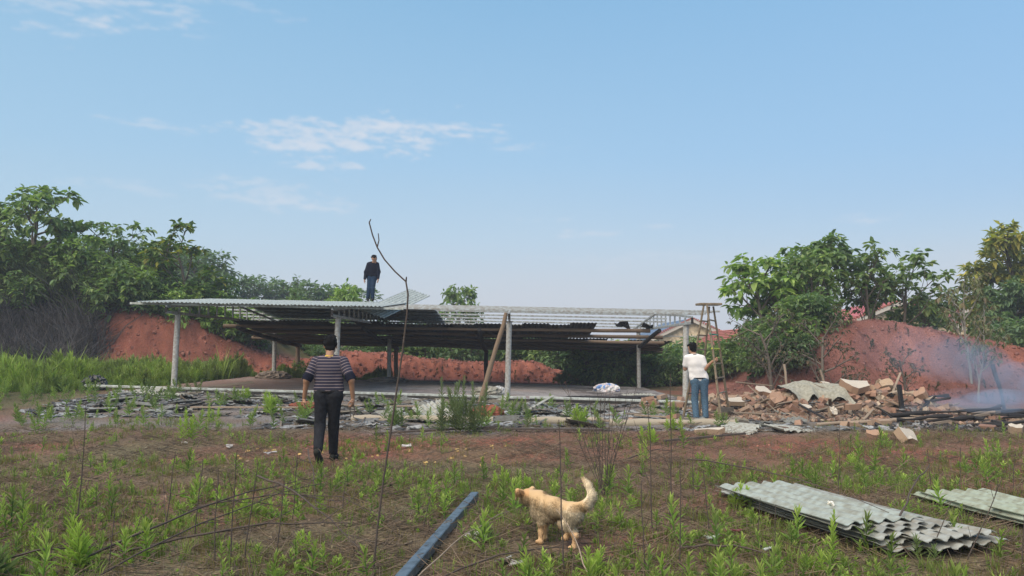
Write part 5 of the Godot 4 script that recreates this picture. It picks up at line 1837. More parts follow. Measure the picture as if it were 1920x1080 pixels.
	# long burnt logs across the smoking ground
	for k in 26:
		mb = MB.new()
		var x: float = r.randf_range(8.8, 14.0) if k > 12 else [10.2, 11.4, 12.6, 10.8, 12.0, 9.4, 11.0, 13.0, 8.6, 10.4, 12.2, 11.6, 9.8][k]
		var d: float = r.randf_range(15.6, 20.4) if k > 12 else [19.6, 20.3, 19.2, 18.6, 18.1, 17.3, 17.2, 17.4, 16.6, 16.3, 16.2, 15.4, 15.6][k]
		var l := r.randf_range(1.0, 2.6)
		var path := PackedVector3Array()
		var rad := PackedFloat32Array()
		for i in 8:
			path.append(Vector3((i / 7.0 - 0.5) * l, 0.012 * sin(i * 1.3 + k), r.randf_range(-0.03, 0.03)))
			rad.append(r.randf_range(0.018, 0.055))
		mb.tube(path, rad, 7)
		var o := single("burnt_log", mb.mesh(), M.char, "blackened log lying across the smoking ground on the right", "burnt log", Vector3.ZERO, "burnt logs on the smoking ground")
		o.transform = Transform3D(turn(r.randf_range(-14, 14), 0, r.randf_range(-4, 5)), on(x, d, 0.05 + 0.05 * (k % 3)))
	# charred crumbs over the burnt ground and the heap
	var xf := []
	var co := []
	for k in 1500:
		var x := r.randf_range(7.4, 14.5)
		var d := r.randf_range(14.8, 21.0)
		xf.append(Transform3D(turn(r.randf() * 360, r.randf() * 50, r.randf() * 50).scaled(Vector3.ONE * r.randf_range(0.4, 1.6)), on(x, d, 0.02)))
		var g := r.randf_range(0.01, 0.05) if r.randf() < 0.75 else r.randf_range(0.1, 0.3)
		co.append(Color(g, g * r.randf_range(0.85, 1.0), g * 0.95))
	for k in 2200:
		var x := r.randf_range(4.4, 10.8)
		var d := 19.5 - 0.25 * (x - 6.0) + r.randf_range(-2.2, 1.4)
		xf.append(Transform3D(turn(r.randf() * 360, r.randf() * 60, r.randf() * 60).scaled(Vector3.ONE * r.randf_range(0.4, 1.5)), on(x, d, 0.03)))
		var t: Color = tones[r.randi() % 6] * r.randf_range(0.5, 1.5)
		co.append(t)
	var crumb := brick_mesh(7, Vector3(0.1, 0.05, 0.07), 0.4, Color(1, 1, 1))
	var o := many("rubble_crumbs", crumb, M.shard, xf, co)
	tag(o, "crumbs of brick, ash and charcoal strewn around the rubble heap", "rubble", "", "stuff")


func build_debris() -> void:
	var r := RandomNumberGenerator.new()
	r.seed = 55
	# small shards beyond counting
	for v in 4:
		var mb := MB.new()
		if v < 2:
			var pts := PackedVector2Array()
			for i in 6:
				var a := TAU * i / 6.0
				pts.append(Vector2(cos(a) * r.randf_range(0.07, 0.16), sin(a) * r.randf_range(0.05, 0.1)))
			mb.slab(pts, 0.012, r, 0.012)
		elif v == 2:
			mb.corrugated(0.3, 0.26, 0.1, 0.018, 0.008, r, 0.07, 0.0, 4)
		else:
			mb.bar(Vector3(-0.25, 0, 0), Vector3(0.25, 0.01, 0.02), 0.03, 0.015)
		var xf := []
		var co := []
		for k in [2600, 2600, 900, 1300][v]:
			var x := r.randf_range(-11.0, 9.0)
			var t := r.randf()
			var d := 15.2 + 7.3 * t
			if x < -5.0: d = 17.2 + 5.4 * t
			if nz.get_noise_2d(x * 30.0, d * 45.0) + r.randf_range(-0.25, 0.25) < -0.05:
				continue
			xf.append(Transform3D(turn(r.randf() * 360, r.randf_range(-14, 14), r.randf_range(-14, 14)).scaled(Vector3.ONE * (0.35 + 1.1 * pow(r.randf(), 2.0))), on(x, d, 0.02)))
			var g := r.randf_range(0.12, 0.34)
			if r.randf() < 0.35: g = r.randf_range(0.04, 0.12)
			co.append(Color(g * 0.92, g * 0.98, g * 1.02) if v < 3 else Color(g * 0.6, g * 0.5, g * 0.4))
		var o := many(["flat_shards", "stone_grey_shards", "corrugated_scraps", "splinters"][v], mb.mesh(), M.shard, xf, co)
		tag(o, ["small flat grey shards littering the strip before the slab", "small slate grey shards littering the strip before the slab", "small corrugated scraps littering the strip before the slab", "wood splinters littering the strip before the slab"][v], "debris", "", "stuff")
	# countable pieces of broken sheeting
	for k in 120:
		var x := r.randf_range(-10.5, 6.5)
		var d := r.randf_range(15.8, 22.4) if x > -4.0 else r.randf_range(17.6, 22.4)
		var mb := MB.new()
		mb.col = (Color(1, 1, 1) if r.randf() < 0.65 else Color(0.6, 0.52, 0.45)) * r.randf_range(0.25, 0.95)
		mb.corrugated(r.randf_range(0.24, 0.6), r.randf_range(0.25, 0.75), 0.12, 0.018, 0.008, r, 0.12, 0.0, 5)
		var o := single("broken_sheet", mb.mesh(), M.fibre, "broken grey corrugated sheet piece in the debris %s" % zone(x, [[-8.5, "before the left front post"], [-5.2, "left of the walking man"], [-2.0, "between the walking man and the big weed"], [1.0, "around the big weed and middle post"], [3.4, "behind the bare twiggy bush"], [90.0, "around the ladder and the man in white"]]), "broken sheet", Vector3.ZERO, "broken sheets in the debris strip")
		o.transform = Transform3D(turn(r.randf() * 360, r.randf_range(-16, 16), r.randf_range(-16, 16)), on(x, d, 0.05))
	var sp := [[-1.75, 17.9, 0.75, 0.8, 35, 20, 12, "greenish corrugated piece tilted up left of the big weed"], [0.45, 18.6, 0.9, 0.8, -30, 12, 28, "bent corrugated piece propped up right of the big weed"], [0.95, 18.5, 0.8, 0.5, -15, -6, -18, "second half of the bent corrugated piece right of the big weed"], [4.35, 15.2, 1.0, 0.6, 60, 3, 4, "bluish flat sheet piece at the front of the debris before the rubble"], [5.35, 15.3, 0.9, 0.7, 20, 4, -5, "bluish grey sheet piece before the left end of the rubble"], [-10.2, 22.3, 1.1, 0.7, 70, 2, 5, "pale sheet piece beside the black plastic bundle"], [-9.2, 21.4, 1.0, 0.6, 40, 3, -4, "pale blue grey sheet piece before the left front post"], [4.1, 25.8, 1.0, 0.5, 10, 4, 0, "pale ribbed sheet piece lying on the slab near the right posts"]]
	for s in sp:
		var mb := MB.new()
		mb.col = Color(1.05, 1.1, 1.12)
		mb.corrugated(s[2], s[3], 0.12, 0.02, 0.008, r, 0.08, 0.0, 6)
		var o := single("broken_sheet", mb.mesh(), M.fibre, s[7], "broken sheet")
		var up: float = 0.16 if absf(s[5]) + absf(s[6]) > 15.0 else 0.06
		var at := on(s[0], s[1], up)
		if s[1] > 23.0: at.y = slab_h(s[0]) + 0.06
		o.transform = Transform3D(turn(s[4], s[5], s[6]), at)
	# planks and poles: x, d, length, yaw, pitch, label, charred
	var pl := [[-1.35, 14.75, 2.4, -74, 1.5, 0.13, "dark weathered plank lying across the ground left of the big weed", 1], [0.5, 14.9, 2.4, 85, 0, 0.14, "dark plank lying at the foot of the big weed", 1], [-3.2, 19.6, 3.6, 82, 0, 0.2, "grey board lying in the debris behind the walking man", 0], [-6.2, 18.6, 2.6, 88, 0, 0.18, "flat grey board lying in the debris on the left", 0], [2.6, 16.4, 2.2, 80, 1, 0.08, "thin batten lying in the debris before the bare stalks", 0], [3.3, 13.6, 1.8, -62, 1, 0.05, "long brown stick lying where the debris meets the red soil", 1], [2.9, 18.9, 2.4, -70, 1, 0.07, "grey batten in the debris left of the man in white", 0], [-8.6, 24.3, 1.3, -65, 6, 0.5, "tan board tilted on the slab beside the left front post", 0], [3.5, 17.6, 1.6, 72, 2, 0.08, "pale batten at the feet of the man in white", 0], [-9.0, 23.9, 1.6, -50, 2, 0.14, "grey slat lying on the left end of the slab", 0]]
	for s in pl:
		var mb := MB.new()
		mb.col = Color(1, 1, 1) * r.randf_range(0.8, 1.1)
		mb.bevel_box(Vector3.ZERO, Vector3(s[5], 0.035, s[2]), 0.004)
		var o := single("plank", mb.mesh(), M.dead_wood if s[7] else M.plank, s[6], "plank")
		var at := on(s[0], s[1], 0.06)
		if s[1] > 23.0: at.y = slab_h(s[0]) + 0.06 + 0.05 * float(s[4] > 3)
		o.transform = Transform3D(turn(s[3], s[4], r.randf_range(-4, 4)), at)
	# old wall footing, low and buried, in three lengths
	for k in 3:
		var mb := MB.new()
		var x0: float = [-3.4, 0.3, 2.0][k]
		var x1: float = [-0.4, 1.9, 4.6][k]
		var path := PackedVector3Array()
		var rad := PackedFloat32Array()
		for i in 9:
			path.append(on(lerpf(x0, x1, i / 8.0), 16.9 - 0.25 * k + r.randf_range(-0.04, 0.04), 0.03))
			rad.append(r.randf_range(0.075, 0.11))
		mb.col = Color(0.36, 0.32, 0.25)
		mb.tube(path, rad, 7)
		single("wall_footing", mb.mesh(), M.brick, ["buried pale wall footing left of the big weed", "buried pale wall footing right of the big weed", "buried pale wall footing before the bare stalks"][k], "wall footing")
	# bundles
	var soft := func(called: String, label: String, cat: String, x: float, d: float, s: Vector3, m: Material, sd: int, cols: Array, y := -1.0) -> void:
		var q := RandomNumberGenerator.new()
		q.seed = sd
		var f := FastNoiseLite.new()
		f.seed = sd; f.frequency = 1.6; f.fractal_octaves = 4; f.fractal_type = FastNoiseLite.FRACTAL_RIDGED
		var mb := MB.new()
		var ni := 36
		var nj := 18
		var pt := func(i: int, j: int) -> Vector3:
			var a := TAU * (i % ni) / ni
			var b := PI * j / nj
			var p := Vector3(cos(a) * sin(b), cos(b), sin(a) * sin(b))
			var k := 0.78 + 0.3 * f.get_noise_3dv(p * 1.3)
			return Vector3(p.x * s.x, maxf(p.y, -0.35) * s.y, p.z * s.z) * k
		for j in nj:
			for i in ni:
				var c: Color = cols[(int(i / 5.0) * 7 + int(j / 4.0) * 3 + int(2.0 * f.get_noise_2d(i, j))) % cols.size()]
				mb.col = c
				var a: Vector3 = pt.call(i, j)
				mb.quado(a, pt.call(i + 1, j), pt.call(i + 1, j + 1), pt.call(i, j + 1), a + Vector3(0, 0.05, 0))
		single(called, mb.mesh(), m, label, cat, Vector3(x, (land(x, d) if y < -0.5 else y) + s.y * 0.3, -d))
	soft.call("plastic_bundle", "crumpled black plastic bundle in the grass at the left end of the debris", "plastic sheet", -12.2, 23.2, Vector3(0.42, 0.34, 0.34), M.plastic, 4, [Color(1, 1, 1)])
	soft.call("plastic_heap", "low black plastic heap sunk in the grass at the left edge", "plastic sheet", -14.6, 22.6, Vector3(0.9, 0.28, 0.4), M.plastic, 5, [Color(1, 1, 1)])
	soft.call("rubbish_bag", "pale printed rubbish bag lying at the back of the slab", "bag", 3.4, 28.6, Vector3(0.52, 0.24, 0.3), M.bag, 6, [Color(0.6, 0.6, 0.62), Color(0.55, 0.48, 0.52), Color(0.16, 0.3, 0.6), Color(0.66, 0.66, 0.64), Color(0.62, 0.55, 0.55)], slab_h(3.4))
	soft.call("rag_heap", "heap of dusty rags and rope at the foot of the left back post", "rags", -9.5, 31.6, Vector3(0.75, 0.26, 0.5), M.shard, 7, [Color(0.26, 0.21, 0.17), Color(0.2, 0.165, 0.14)], slab_h(-9.5))
	soft.call("rag_heap", "flat heap of dusty rope and netting at the second back post", "rags", -4.9, 31.4, Vector3(0.9, 0.16, 0.5), M.shard, 8, [Color(0.24, 0.21, 0.18), Color(0.17, 0.15, 0.13)], slab_h(-4.9))
	soft.call("cloth_heap", "dirty grey cloth lying beside the middle front post", "cloth", -0.75, 24.4, Vector3(0.5, 0.22, 0.34), M.shard, 9, [Color(0.3, 0.3, 0.25), Color(0.25, 0.24, 0.21)], slab_h(-0.75))
	soft.call("white_tin", "whitish container lying by the middle front post", "container", -0.42, 25.1, Vector3(0.26, 0.2, 0.2), M.shard, 15, [Color(0.55, 0.57, 0.58)], slab_h(-0.42))
	soft.call("earth_clod", "dark red earth clod behind the big weed", "clod", -0.55, 18.2, Vector3(0.4, 0.22, 0.26), M.brick, 10, [Color(0.25, 0.08, 0.045), Color(0.19, 0.06, 0.04)])
	soft.call("earth_clod", "dark red earth clod left of the walking man's hand", "clod", -5.0, 19.2, Vector3(0.42, 0.13, 0.24), M.brick, 11, [Color(0.25, 0.08, 0.045), Color(0.19, 0.06, 0.04)])
	soft.call("soot_heap", "black soot heap on the slab behind the bare stalks", "soot", 2.2, 23.9, Vector3(0.9, 0.07, 0.3), M.char, 12, [Color(1, 1, 1)], slab_h(2.2))
	soft.call("soot_heap", "black soot heap on the right part of the slab", "soot", 3.9, 24.6, Vector3(1.0, 0.08, 0.4), M.char, 13, [Color(1, 1, 1)], slab_h(3.9))
	# scraps lying in the foreground weeds
	var scraps := [[1.62, 6.55, "small pale scrap of sheeting left of the big stack", Color(0.4, 0.46, 0.4)], [1.98, 6.2, "white scrap beside the near left side of the big stack", Color(0.55, 0.6, 0.58)], [1.85, 6.75, "dull red rag in the grass left of the big stack", Color(0.16, 0.04, 0.05)], [-0.05, 5.85, "grey flat scrap in front of the dog", Color(0.3, 0.31, 0.31)], [0.04, 5.75, "small white scrap near the grey one before the dog", Color(0.5, 0.5, 0.5)], [-0.3, 6.5, "pale scrap right of the steel tube", Color(0.38, 0.37, 0.35)], [-4.4, 12.4, "long grey rag lying on the ground on the left", Color(0.33, 0.32, 0.3)], [-3.5, 11.6, "crumpled pale rag left of the walking man", Color(0.4, 0.4, 0.42)], [-1.65, 12.6, "white scrap on the red soil right of the walking man", Color(0.62, 0.6, 0.58)], [-5.3, 12.9, "pale stick shaped scrap on the dry ground at left", Color(0.4, 0.36, 0.3)]]
	for k in scraps.size():
		var mb := MB.new()
		mb.col = scraps[k][3]
		var pts := PackedVector2Array()
		for i in 8:
			var a := TAU * i / 8.0
			pts.append(Vector2(cos(a) * r.randf_range(0.06, 0.13) * (2.0 if k == 6 else 1.0), sin(a) * r.randf_range(0.03, 0.08)))
		mb.slab(pts, 0.008, r, 0.02)
		var o := single("scrap", mb.mesh(), M.shard, scraps[k][2], "scrap")
		o.transform = Transform3D(turn(r.randf() * 360, r.randf_range(-10, 10), 0), on(scraps[k][0], scraps[k][1], 0.04))
	# yellow chips round the walking man's feet
	var xf := []
	var co := []
	for k in 34:
		xf.append(Transform3D(turn(r.randf() * 360, r.randf() * 40, 0).scaled(Vector3.ONE * r.randf_range(0.4, 0.9)), on(-2.5 + r.randf_range(-1.5, 2.5), 11.2 + r.randf_range(-0.6, 1.6), 0.015)))
		co.append(Color(0.6, 0.42, 0.16) * r.randf_range(0.7, 1.1))
	var o := many("wood_chips", brick_mesh(9, Vector3(0.1, 0.03, 0.05), 0.3, Color(1, 1, 1)), M.shard, xf, co)
	tag(o, "yellowish wood chips scattered round the walking man", "wood chips", "", "stuff")


# ---------------------------------------------------------------- weeds
func build_weeds() -> void:
	var r := RandomNumberGenerator.new()
	r.seed = 31
	var lime := Color(0.28, 0.4, 0.09)
	var pale := Color(0.42, 0.55, 0.13)
	var grey := Color(0.17, 0.23, 0.1)
	# weeds one can pick out: x, d, height, leaf length, leaf width, stems, label, tint
	var w := [[-3.07, 5.58, 0.46, 0.15, 0.14, 4, "tall bright weed with long narrow leaves at the bottom left", 0], [-3.42, 5.4, 0.26, 0.2, 0.1, 4, "grassy bluish weed clump in the bottom left corner", 1], [-5.42, 13.31, 0.62, 0.13, 0.2, 4, "tall bright weed clump on the dry ground left of the walking man", 0], [-6.1, 16.04, 0.5, 0.12, 0.2, 4, "weed clump before the debris far left of the walking man", 0], [-5.5, 17.87, 0.62, 0.2, 0.16, 6, "leafy weed clump in the debris just left of the walking man", 0], [-2.3, 15.6, 0.5, 0.2, 0.16, 6, "leafy weed clump in the debris right of the walking man", 1], [-0.12, 9.1, 0.28, 0.08, 0.22, 7, "dense bright weed patch behind the dog, left half", 0], [0.1, 9.0, 0.26, 0.08, 0.22, 7, "dense bright weed patch behind the dog, right half", 0], [0.5, 5.5, 0.25, 0.1, 0.18, 5, "bright weed clump right in front of the dog's hind leg", 0], [0.24, 5.45, 0.2, 0.1, 0.16, 2, "narrow bright weed in front of the dog's belly", 0], [0.8, 7.11, 0.28, 0.08, 0.16, 2, "weed standing just right of the dog's tail", 0], [2.22, 5.58, 0.52, 0.09, 0.22, 2, "tall weed with a white flower head before the big stack", 0], [3.01, 6.0, 0.24, 0.1, 0.14, 2, "spiky green weed at the near end of the big stack", 1], [2.3, 13.31, 0.4, 0.14, 0.2, 4, "weed clump at the red soil's edge right of the bare stalks", 0], [-1.99, 9.35, 0.2, 0.07, 0.22, 4, "weed clump just before the walking man's foot", 0], [-0.24, 6.5, 0.22, 0.1, 0.2, 5, "weed clump between the steel tube and the dog", 1], [-3.11, 6.81, 0.18, 0.08, 0.22, 3, "weed among the left foreground stalks", 0], [-2.53, 7.57, 0.25, 0.08, 0.24, 3, "upright weed in the middle of the left foreground", 0], [1.3, 16.04, 0.5, 0.18, 0.17, 6, "weed clump in the debris behind the bare stalks", 0], [-0.21, 10.38, 0.24, 0.07, 0.2, 2, "small bright weed on the bare soil above the dog", 0], [2.19, 7.69, 0.3, 0.11, 0.18, 3, "weed beside the far left corner of the big stack", 0], [-1.59, 6.04, 0.23, 0.09, 0.18, 3, "bright weed left of the steel tube's near end", 0], [1.84, 10.85, 0.4, 0.08, 0.2, 3, "tall bright weed below the debris right of the bare stalks", 0], [4.63, 10.85, 0.2, 0.12, 0.14, 3, "weed on the red soil before the rubble", 0], [0.3, 15.8, 0.55, 0.16, 0.16, 2, "dark slender weed right of the big weed", 1], [-7.1, 21.0, 0.4, 0.14, 0.18, 5, "weed clump before the left front post", 0], [3.0, 14.9, 0.4, 0.14, 0.18, 4, "weed at the debris edge below the man in white", 0], [2.1, 5.5, 0.2, 0.1, 0.16, 3, "bright weed at the bottom edge left of the flowering weed", 0]]
	for k in w.size():
		var s: Array = w[k]
		var root := thing("weed", s[6], "weed", on(s[0], s[1]))
		for i in s[5]:
			var tint: Color = (lime if s[7] == 0 else grey) * r.randf_range(0.85, 1.15)
			var hh: float = s[2] * (1.0 if i == 0 else r.randf_range(0.55, 0.95))
			var m := weed_mesh(400 + k * 10 + i, hh, int(18 + hh * 50.0), s[3], s[4], tint, pale if s[7] == 0 else grey * 1.3)
			var sp: float = 0.05 + s[2] * 0.18
			var o := part("shoot", m, M.leaf, root, Vector3(r.randf_range(-sp, sp), 0, r.randf_range(-sp, sp)) if i else Vector3.ZERO)
			o.rotation.y = r.randf() * TAU
		if k == 11:
			var mb := MB.new()
			for i in 16:
				var dd := around(UP, r.randf_range(0.1, 1.1), r.randf() * TAU)
				mb.col = Color(0.75, 0.75, 0.68)
				mb.box(Vector3(0, s[2] * 0.86, 0) + dd * r.randf_range(0.02, 0.05), Vector3(0.012, 0.01, 0.012), turn(r.randf() * 90, 30, 20))
			part("flower_head", mb.mesh(), M.bag, root)
	# the big weed before the slab
	var big := thing("tall_weed", "big grey green weed bush standing before the slab in the middle", "weed", on(-0.95, 14.6))
	for i in 18:
		var hh := r.randf_range(0.5, 1.25)
		var o := part("shoot", weed_mesh(700 + i, hh, 90, 0.16, 0.12, Color(0.14, 0.185, 0.09), Color(0.21, 0.27, 0.14), 0.28), M.leaf, big, Vector3(r.randf_range(-0.38, 0.38), 0, r.randf_range(-0.25, 0.25)))
		o.rotation.y = r.randf() * TAU
	# bare standing stalks: x, d, height, lean, thickness
	var st := [[-3.84, 7.11, 1.1, 0.05], [-2.95, 6.81, 0.7, 0.07], [-3.05, 6.44, 0.19, 0.07], [-2.03, 5.82, 0.81, 0.03], [-2.61, 6.62, 0.63, 0.07], [-2.12, 5.75, 0.69, 0.01], [-1.94, 5.82, 0.72, 0.08], [-1.71, 5.82, 0.6, 0.05], [-2.0, 7.33, 0.6, 0.04], [0.37, 5.62, 1.06, -0.05], [1.19, 6.81, 1.07, -0.03], [1.39, 7.11, 1.34, 0.03], [1.21, 5.82, 0.76, 0.0], [0.93, 5.68, 0.63, -0.02], [1.79, 5.55, 0.49, 0.02], [1.92, 8.51, 0.5, 0.01], [3.45, 8.51, 0.73, 0.05], [4.88, 9.35, 0.4, -0.01], [4.66, 8.36, 0.52, 0.04], [5.41, 8.67, 0.43, 0.04], [3.36, 6.0, 0.6, 0.3], [3.1, 6.05, 0.42, 0.2], [3.62, 5.75, 0.38, 0.04], [-2.81, 5.62, 0.42, 0.03], [-3.2, 5.62, 0.27, 0.0], [-0.77, 6.81, 0.31, 0.07], [-1.63, 7.69, 0.35, 0.04], [1.67, 6.81, 0.53, -0.03], [2.01, 6.62, 0.34, 0.03]]
	for k in st.size():
		var s: Array = st[k]
		var side := "left" if s[0] < -0.9 else ("right" if s[0] > 1.0 else "middle")
		single("bare_stalk", stalk_mesh(500 + k, s[2], s[3], 0.0045 + 0.002 * s[2], 1 + k % 3 if s[2] > 0.5 else 0), M.dead_wood, {"left": "thin dark bare stalk standing in the weeds of the left foreground", "middle": "thin dark bare stalk standing before the dog", "right": "thin dark bare stalk standing around the big stack on the right"}[side], "dead stalk", on(s[0], s[1]), "bare stalks, " + side)
	single("tall_stalk", tall_stalk(), M.dead_wood, "very tall bent bare stalk rising from the foreground across the sky", "dead stalk", on(-0.97, 5.62))
	var bush := thing("bare_bush", "bare twiggy bush of dark upright stems behind the dog", "dead bush", on(0.99, 8.6))
	for i in 14:
		var hh := r.randf_range(0.5, 1.25)
		var o := part("stem", stalk_mesh(600 + i, hh, r.randf_range(0.05, 0.52), 0.0048, 5), M.dead_wood, bush, Vector3(r.randf_range(-0.06, 0.06), 0, r.randf_range(-0.06, 0.06)))
		o.rotation.y = r.randf() * TAU
	# fallen branches in the left foreground: ends x, d, up; x, d, up; sag
	var fb := [[-3.1, 5.5, 0.05, -2.05, 7.6, 0.32, "long dark fallen branch slanting up through the left foreground"], [-2.35, 7.4, 0.4, -1.15, 6.1, 0.05, "dark fallen branch slanting down to the right in the left foreground"], [-2.75, 7.0, 0.2, -1.35, 7.1, 0.22, "thin nearly level twig crossing the fallen branches"], [-2.75, 5.4, 0.04, -1.8, 7.6, 0.3, "thin fallen branch beside the long dark one"], [-2.9, 5.95, 0.04, -1.3, 6.4, 0.16, "dark fallen branch low in the left foreground"], [-3.7, 5.4, 0.02, -2.95, 5.9, 0.1, "short fallen branch in the bottom left corner"], [-2.15, 8.4, 0.5, -1.75, 7.2, 0.08, "thin twig leaning over the crossing branches"], [-0.68, 5.2, 0.02, -0.02, 7.1, 0.1, "pale straight cane lying right of the steel tube"], [0.52, 5.1, 0.0, 0.33, 6.0, 0.36, "pale brown cane leaning before the dog"], [-0.5, 5.45, 0.02, 0.6, 6.2, 0.03, "thin dark twig on the ground before the dog"], [1.3, 6.2, 0.02, 1.95, 5.6, 0.05, "dark twig lying left of the flowering weed"], [1.5, 10.9, 0.02, 2.35, 11.5, 0.08, "bent dark branch lying on the red soil"], [1.95, 8.9, 0.35, 3.1, 6.6, 0.22, "long thin twig arching over the big stack"], [2.9, 6.2, 0.05, 3.75, 7.2, 0.5, "dark twig slanting up over the near end of the big stack"]]
	for k in fb.size():
		var s: Array = fb[k]
		var a := on(s[0], s[1], s[2])
		var b := on(s[3], s[4], s[5])
		var path := PackedVector3Array()
		var rad := PackedFloat32Array()
		for i in 9:
			var t := i / 8.0
			path.append(a.lerp(b, t) + UP * 0.08 * sin(t * PI) + wild(r) * 0.012)
			rad.append(lerpf(0.011, 0.004, t) * (0.7 if k in [2, 3, 6, 9, 12] else (0.55 if k in [7, 8] else 1.0)))
		var mb := MB.new()
		mb.tube(path, rad, 5)
		for i in 3:
			var q := path[3 + i * 2]
			var dd := ((b - a).normalized() + wild(r) * 0.7).normalized()
			if k < 7: mb.tube(PackedVector3Array([q, q + dd * 0.25, q + dd * 0.45 + UP * 0.03]), PackedFloat32Array([0.004, 0.003, 0.002]), 3)
		single("fallen_branch", mb.mesh(), M.dead_wood if k != 7 and k != 8 else M.plank, s[6], "branch")


func tall_stalk() -> ArrayMesh:
	var mb := MB.new()
	var p := PackedVector3Array([Vector3(0, -0.05, 0), Vector3(0.03, 0.3, 0.0), Vector3(0.07, 0.65, 0.0), Vector3(0.12, 1.0, 0.0), Vector3(0.16, 1.3, 0.0), Vector3(0.195, 1.55, 0.0), Vector3(0.222, 1.8, 0), Vector3(0.228, 1.94, 0), Vector3(0.212, 2.03, 0), Vector3(0.13, 2.105, -0.01), Vector3(0.055, 2.19, -0.01), Vector3(0.0, 2.28, -0.02), Vector3(-0.035, 2.37, -0.02), Vector3(-0.06, 2.46, -0.02)])
	var rad := PackedFloat32Array()
	for i in p.size():
		rad.append(lerpf(0.0085, 0.0048, float(i) / p.size()))
	mb.tube(p, rad, 6)
	mb.tube(PackedVector3Array([p[11], p[11] + Vector3(0.012, 0.05, 0), p[11] + Vector3(0.008, 0.1, 0.01)]), PackedFloat32Array([0.005, 0.004, 0.003]), 4)
	mb.tube(PackedVector3Array([p[8], p[8] + Vector3(0.004, 0.035, 0)]), PackedFloat32Array([0.007, 0.004]), 4)
	mb.tube(PackedVector3Array([p[13], p[13] + Vector3(0.012, 0.025, 0)]), PackedFloat32Array([0.005, 0.003]), 4)
	return mb.mesh()


func green_amount(x: float, d: float) -> float:
	var n := nz.get_noise_2d(x * 22.0 + 11.0, d * 22.0) * 1.3 + nz2.get_noise_2d(x * 50.0, d * 50.0)
	var g := 0.66 * (1.0 - smoothstep(8.8, 11.4, d))
	g += 0.36 * smoothstep(2.2, 4.0, x) * smoothstep(8.5, 9.5, d) * (1.0 - smoothstep(12.6, 13.6, d))
	g += 0.25 * (1.0 - smoothstep(-4.0, -1.5, x)) * (1.0 - smoothstep(9.5, 12.5, d))
	g += 0.3 * smoothstep(12.4, 13.6, d) * (1.0 - smoothstep(17.5, 18.5, d)) * (1.0 - smoothstep(-7.0, -5.0, x))
	g += 0.12 * (1.0 - smoothstep(13.0, 15.5, d))
	g += 0.1 * smoothstep(15.0, 16.0, d) * (1.0 - smoothstep(18.5, 20.0, d)) * smoothstep(-5.0, -3.0, x) * (1.0 - smoothstep(2.5, 4.0, x))
	return clampf(g + n * 0.75, 0.0, 1.0)


